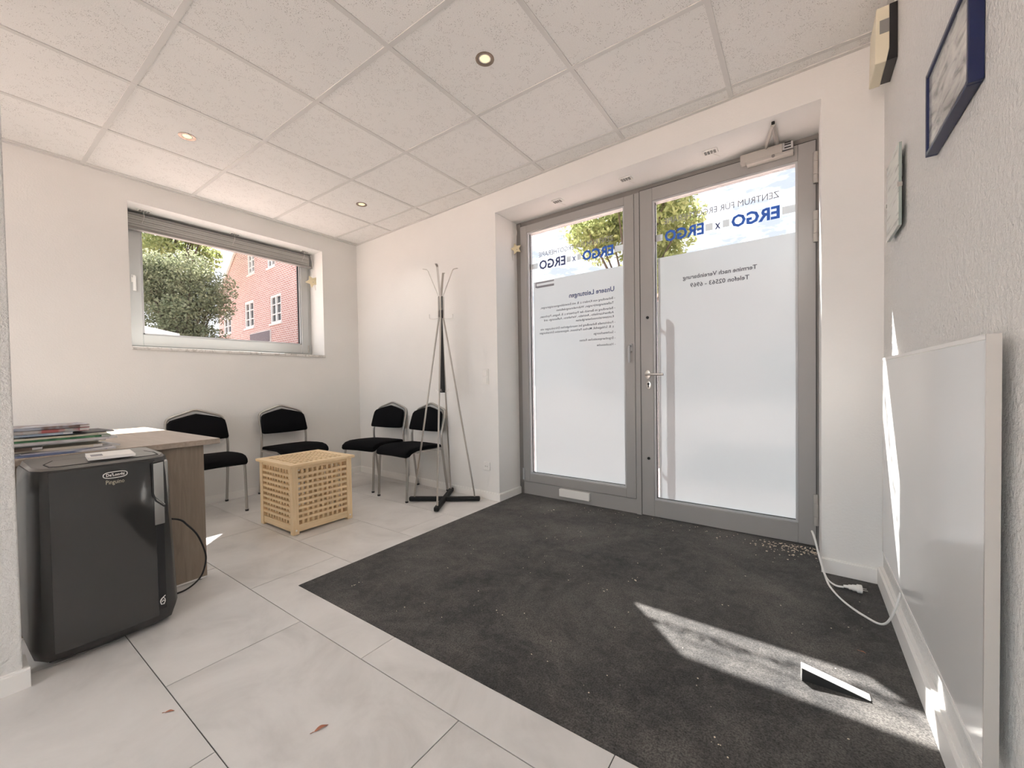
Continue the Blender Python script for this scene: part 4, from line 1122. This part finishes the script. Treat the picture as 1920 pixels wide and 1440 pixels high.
# pale flat-roofed garage low in the left window
sh = thing('garage', 'pale flat-roofed garage low behind the left window', 'garage', (-11.18, 1.59, -0.14), math.radians(-39.2))
MB().box(0.05, 4.9, -2.95, -0.05, 0, 2.50).build('wall', 'shed_white', sh)
MB().box(0.0, 5.0, -3.0, 0.0, 2.50, 2.74).build('roof_edge', 'shed_white', sh)

def tree(name, label, loc, trunk_h, clumps, leaf_n, size, mat, group, seed, bw=1.0):
    r = random.Random(seed)
    t = thing(name, label, 'tree', loc, 0, group)
    mb = MB()
    cz = sum(c[2] for c in clumps) / len(clumps)
    mb.tube([(0, 0, 0), (0.05, 0.03, trunk_h * 0.5), (0.0, 0.0, trunk_h), (0.1, 0.05, cz)], [0.22 * bw, 0.17 * bw, 0.14 * bw, 0.05 * bw], 9)
    for c in clumps:
        mb.tube([(0, 0, trunk_h * 0.8), (c[0] * 0.5, c[1] * 0.5, (c[2] + trunk_h) * 0.5), (c[0], c[1], c[2])], [0.08 * bw, 0.05 * bw, 0.015], 6)
    mb.build('trunk', 'bark', t, smooth=True)
    verts, faces = [], []
    tot = sum(c[3] ** 2 for c in clumps)
    for c in clumps:
        for k in range(int(leaf_n * c[3] ** 2 / tot)):
            d = Vector((r.gauss(0, 1), r.gauss(0, 1), r.gauss(0, 1))).normalized()
            rad = c[3] * (r.random() ** 0.45)
            p = Vector(c[:3]) + Vector((d.x * rad, d.y * rad, d.z * rad * 0.85))
            e = Euler((r.uniform(-1.2, 1.2), r.uniform(-1.2, 1.2), r.uniform(0, 2 * PI)))
            s = size * r.uniform(0.6, 1.3)
            o = len(verts)
            for q in ((-0.5, 0, 0), (0, -0.28, 0.06), (0.5, 0, 0), (0, 0.28, 0.06)):
                w = Vector(q) * s; w.rotate(e); verts.append(tuple(p + w))
            faces += [(o, o + 1, o + 2), (o, o + 2, o + 3)]
    me = bpy.data.meshes.new('foliage'); me.from_pydata(verts, [], faces)
    f = obj_from('foliage', me, mat, t); f['kind'] = 'stuff'
    return t
r = random.Random(11)
def lat(a, d): return (0.817 * a - 0.576 * d, 0.576 * a + 0.817 * d)
cl_ = [(*lat(r.uniform(-1.3, 0.55), r.uniform(-0.9, 0.9)), r.uniform(1.5, 5.6), r.uniform(0.6, 0.9)) for _ in range(44)]
tree('dense_tree', 'dense grey green tree left of the brick house', (-14.45, 2.62, -0.14), 1.4, cl_, 52000, 0.11, 'leaf_olive', 'trees outside', 1)
cl_ = [(*lat(r.uniform(-0.6, 1.9), r.uniform(-0.8, 0.8)), r.uniform(6.8, 10.2), r.uniform(0.6, 1.0)) for _ in range(14)] + [(*lat(r.uniform(-2.2, -0.6), 0), r.uniform(6.5, 10.0), 0.7) for _ in range(4)]
tree('tall_tree', 'taller yellow green tree rising behind the grey green one', (-21.2, 4.3, -0.14), 5.0, cl_, 7000, 0.24, 'leaf_green', 'trees outside', 2)
cl_ = [(r.uniform(-1.0, 1.3), r.uniform(-1.0, 1.0), r.uniform(3.1, 5.3), r.uniform(0.40, 0.75)) for _ in range(20)]
tree('maple_tree', 'yellow green leafy tree outside the glass doors', (0.95, 6.5, -0.14), 2.6, cl_, 15000, 0.125, 'leaf_green', 'trees outside', 3, 0.45)

# house across the street behind the doors
rh = thing('opposite_house', 'dark red roofed house across the street beyond the doors', 'house', (1.0, 24.0, -0.14), 0.12)
MB().box(-9, 9, 0, 9, 0, 5.2).build('wall', 'brick', rh)
MB().prism([(-0.5, 5.0), (4.5, 8.35), (9.5, 5.0), (9.5, 5.2), (4.5, 8.6), (-0.5, 5.2)], -9.4, 9.4, 'x').build('roof', 'roof_tile', rh)
for k in range(4):
    x = -6.6 + 4 * k
    f = MB().box(x, x + 1.4, -0.06, 0.02, 1.0, 2.6).build('window', 'house_white', rh)
    MB().box(x + 0.1, x + 1.3, -0.08, -0.05, 1.1, 2.5).build('pane', 'house_pane', f)
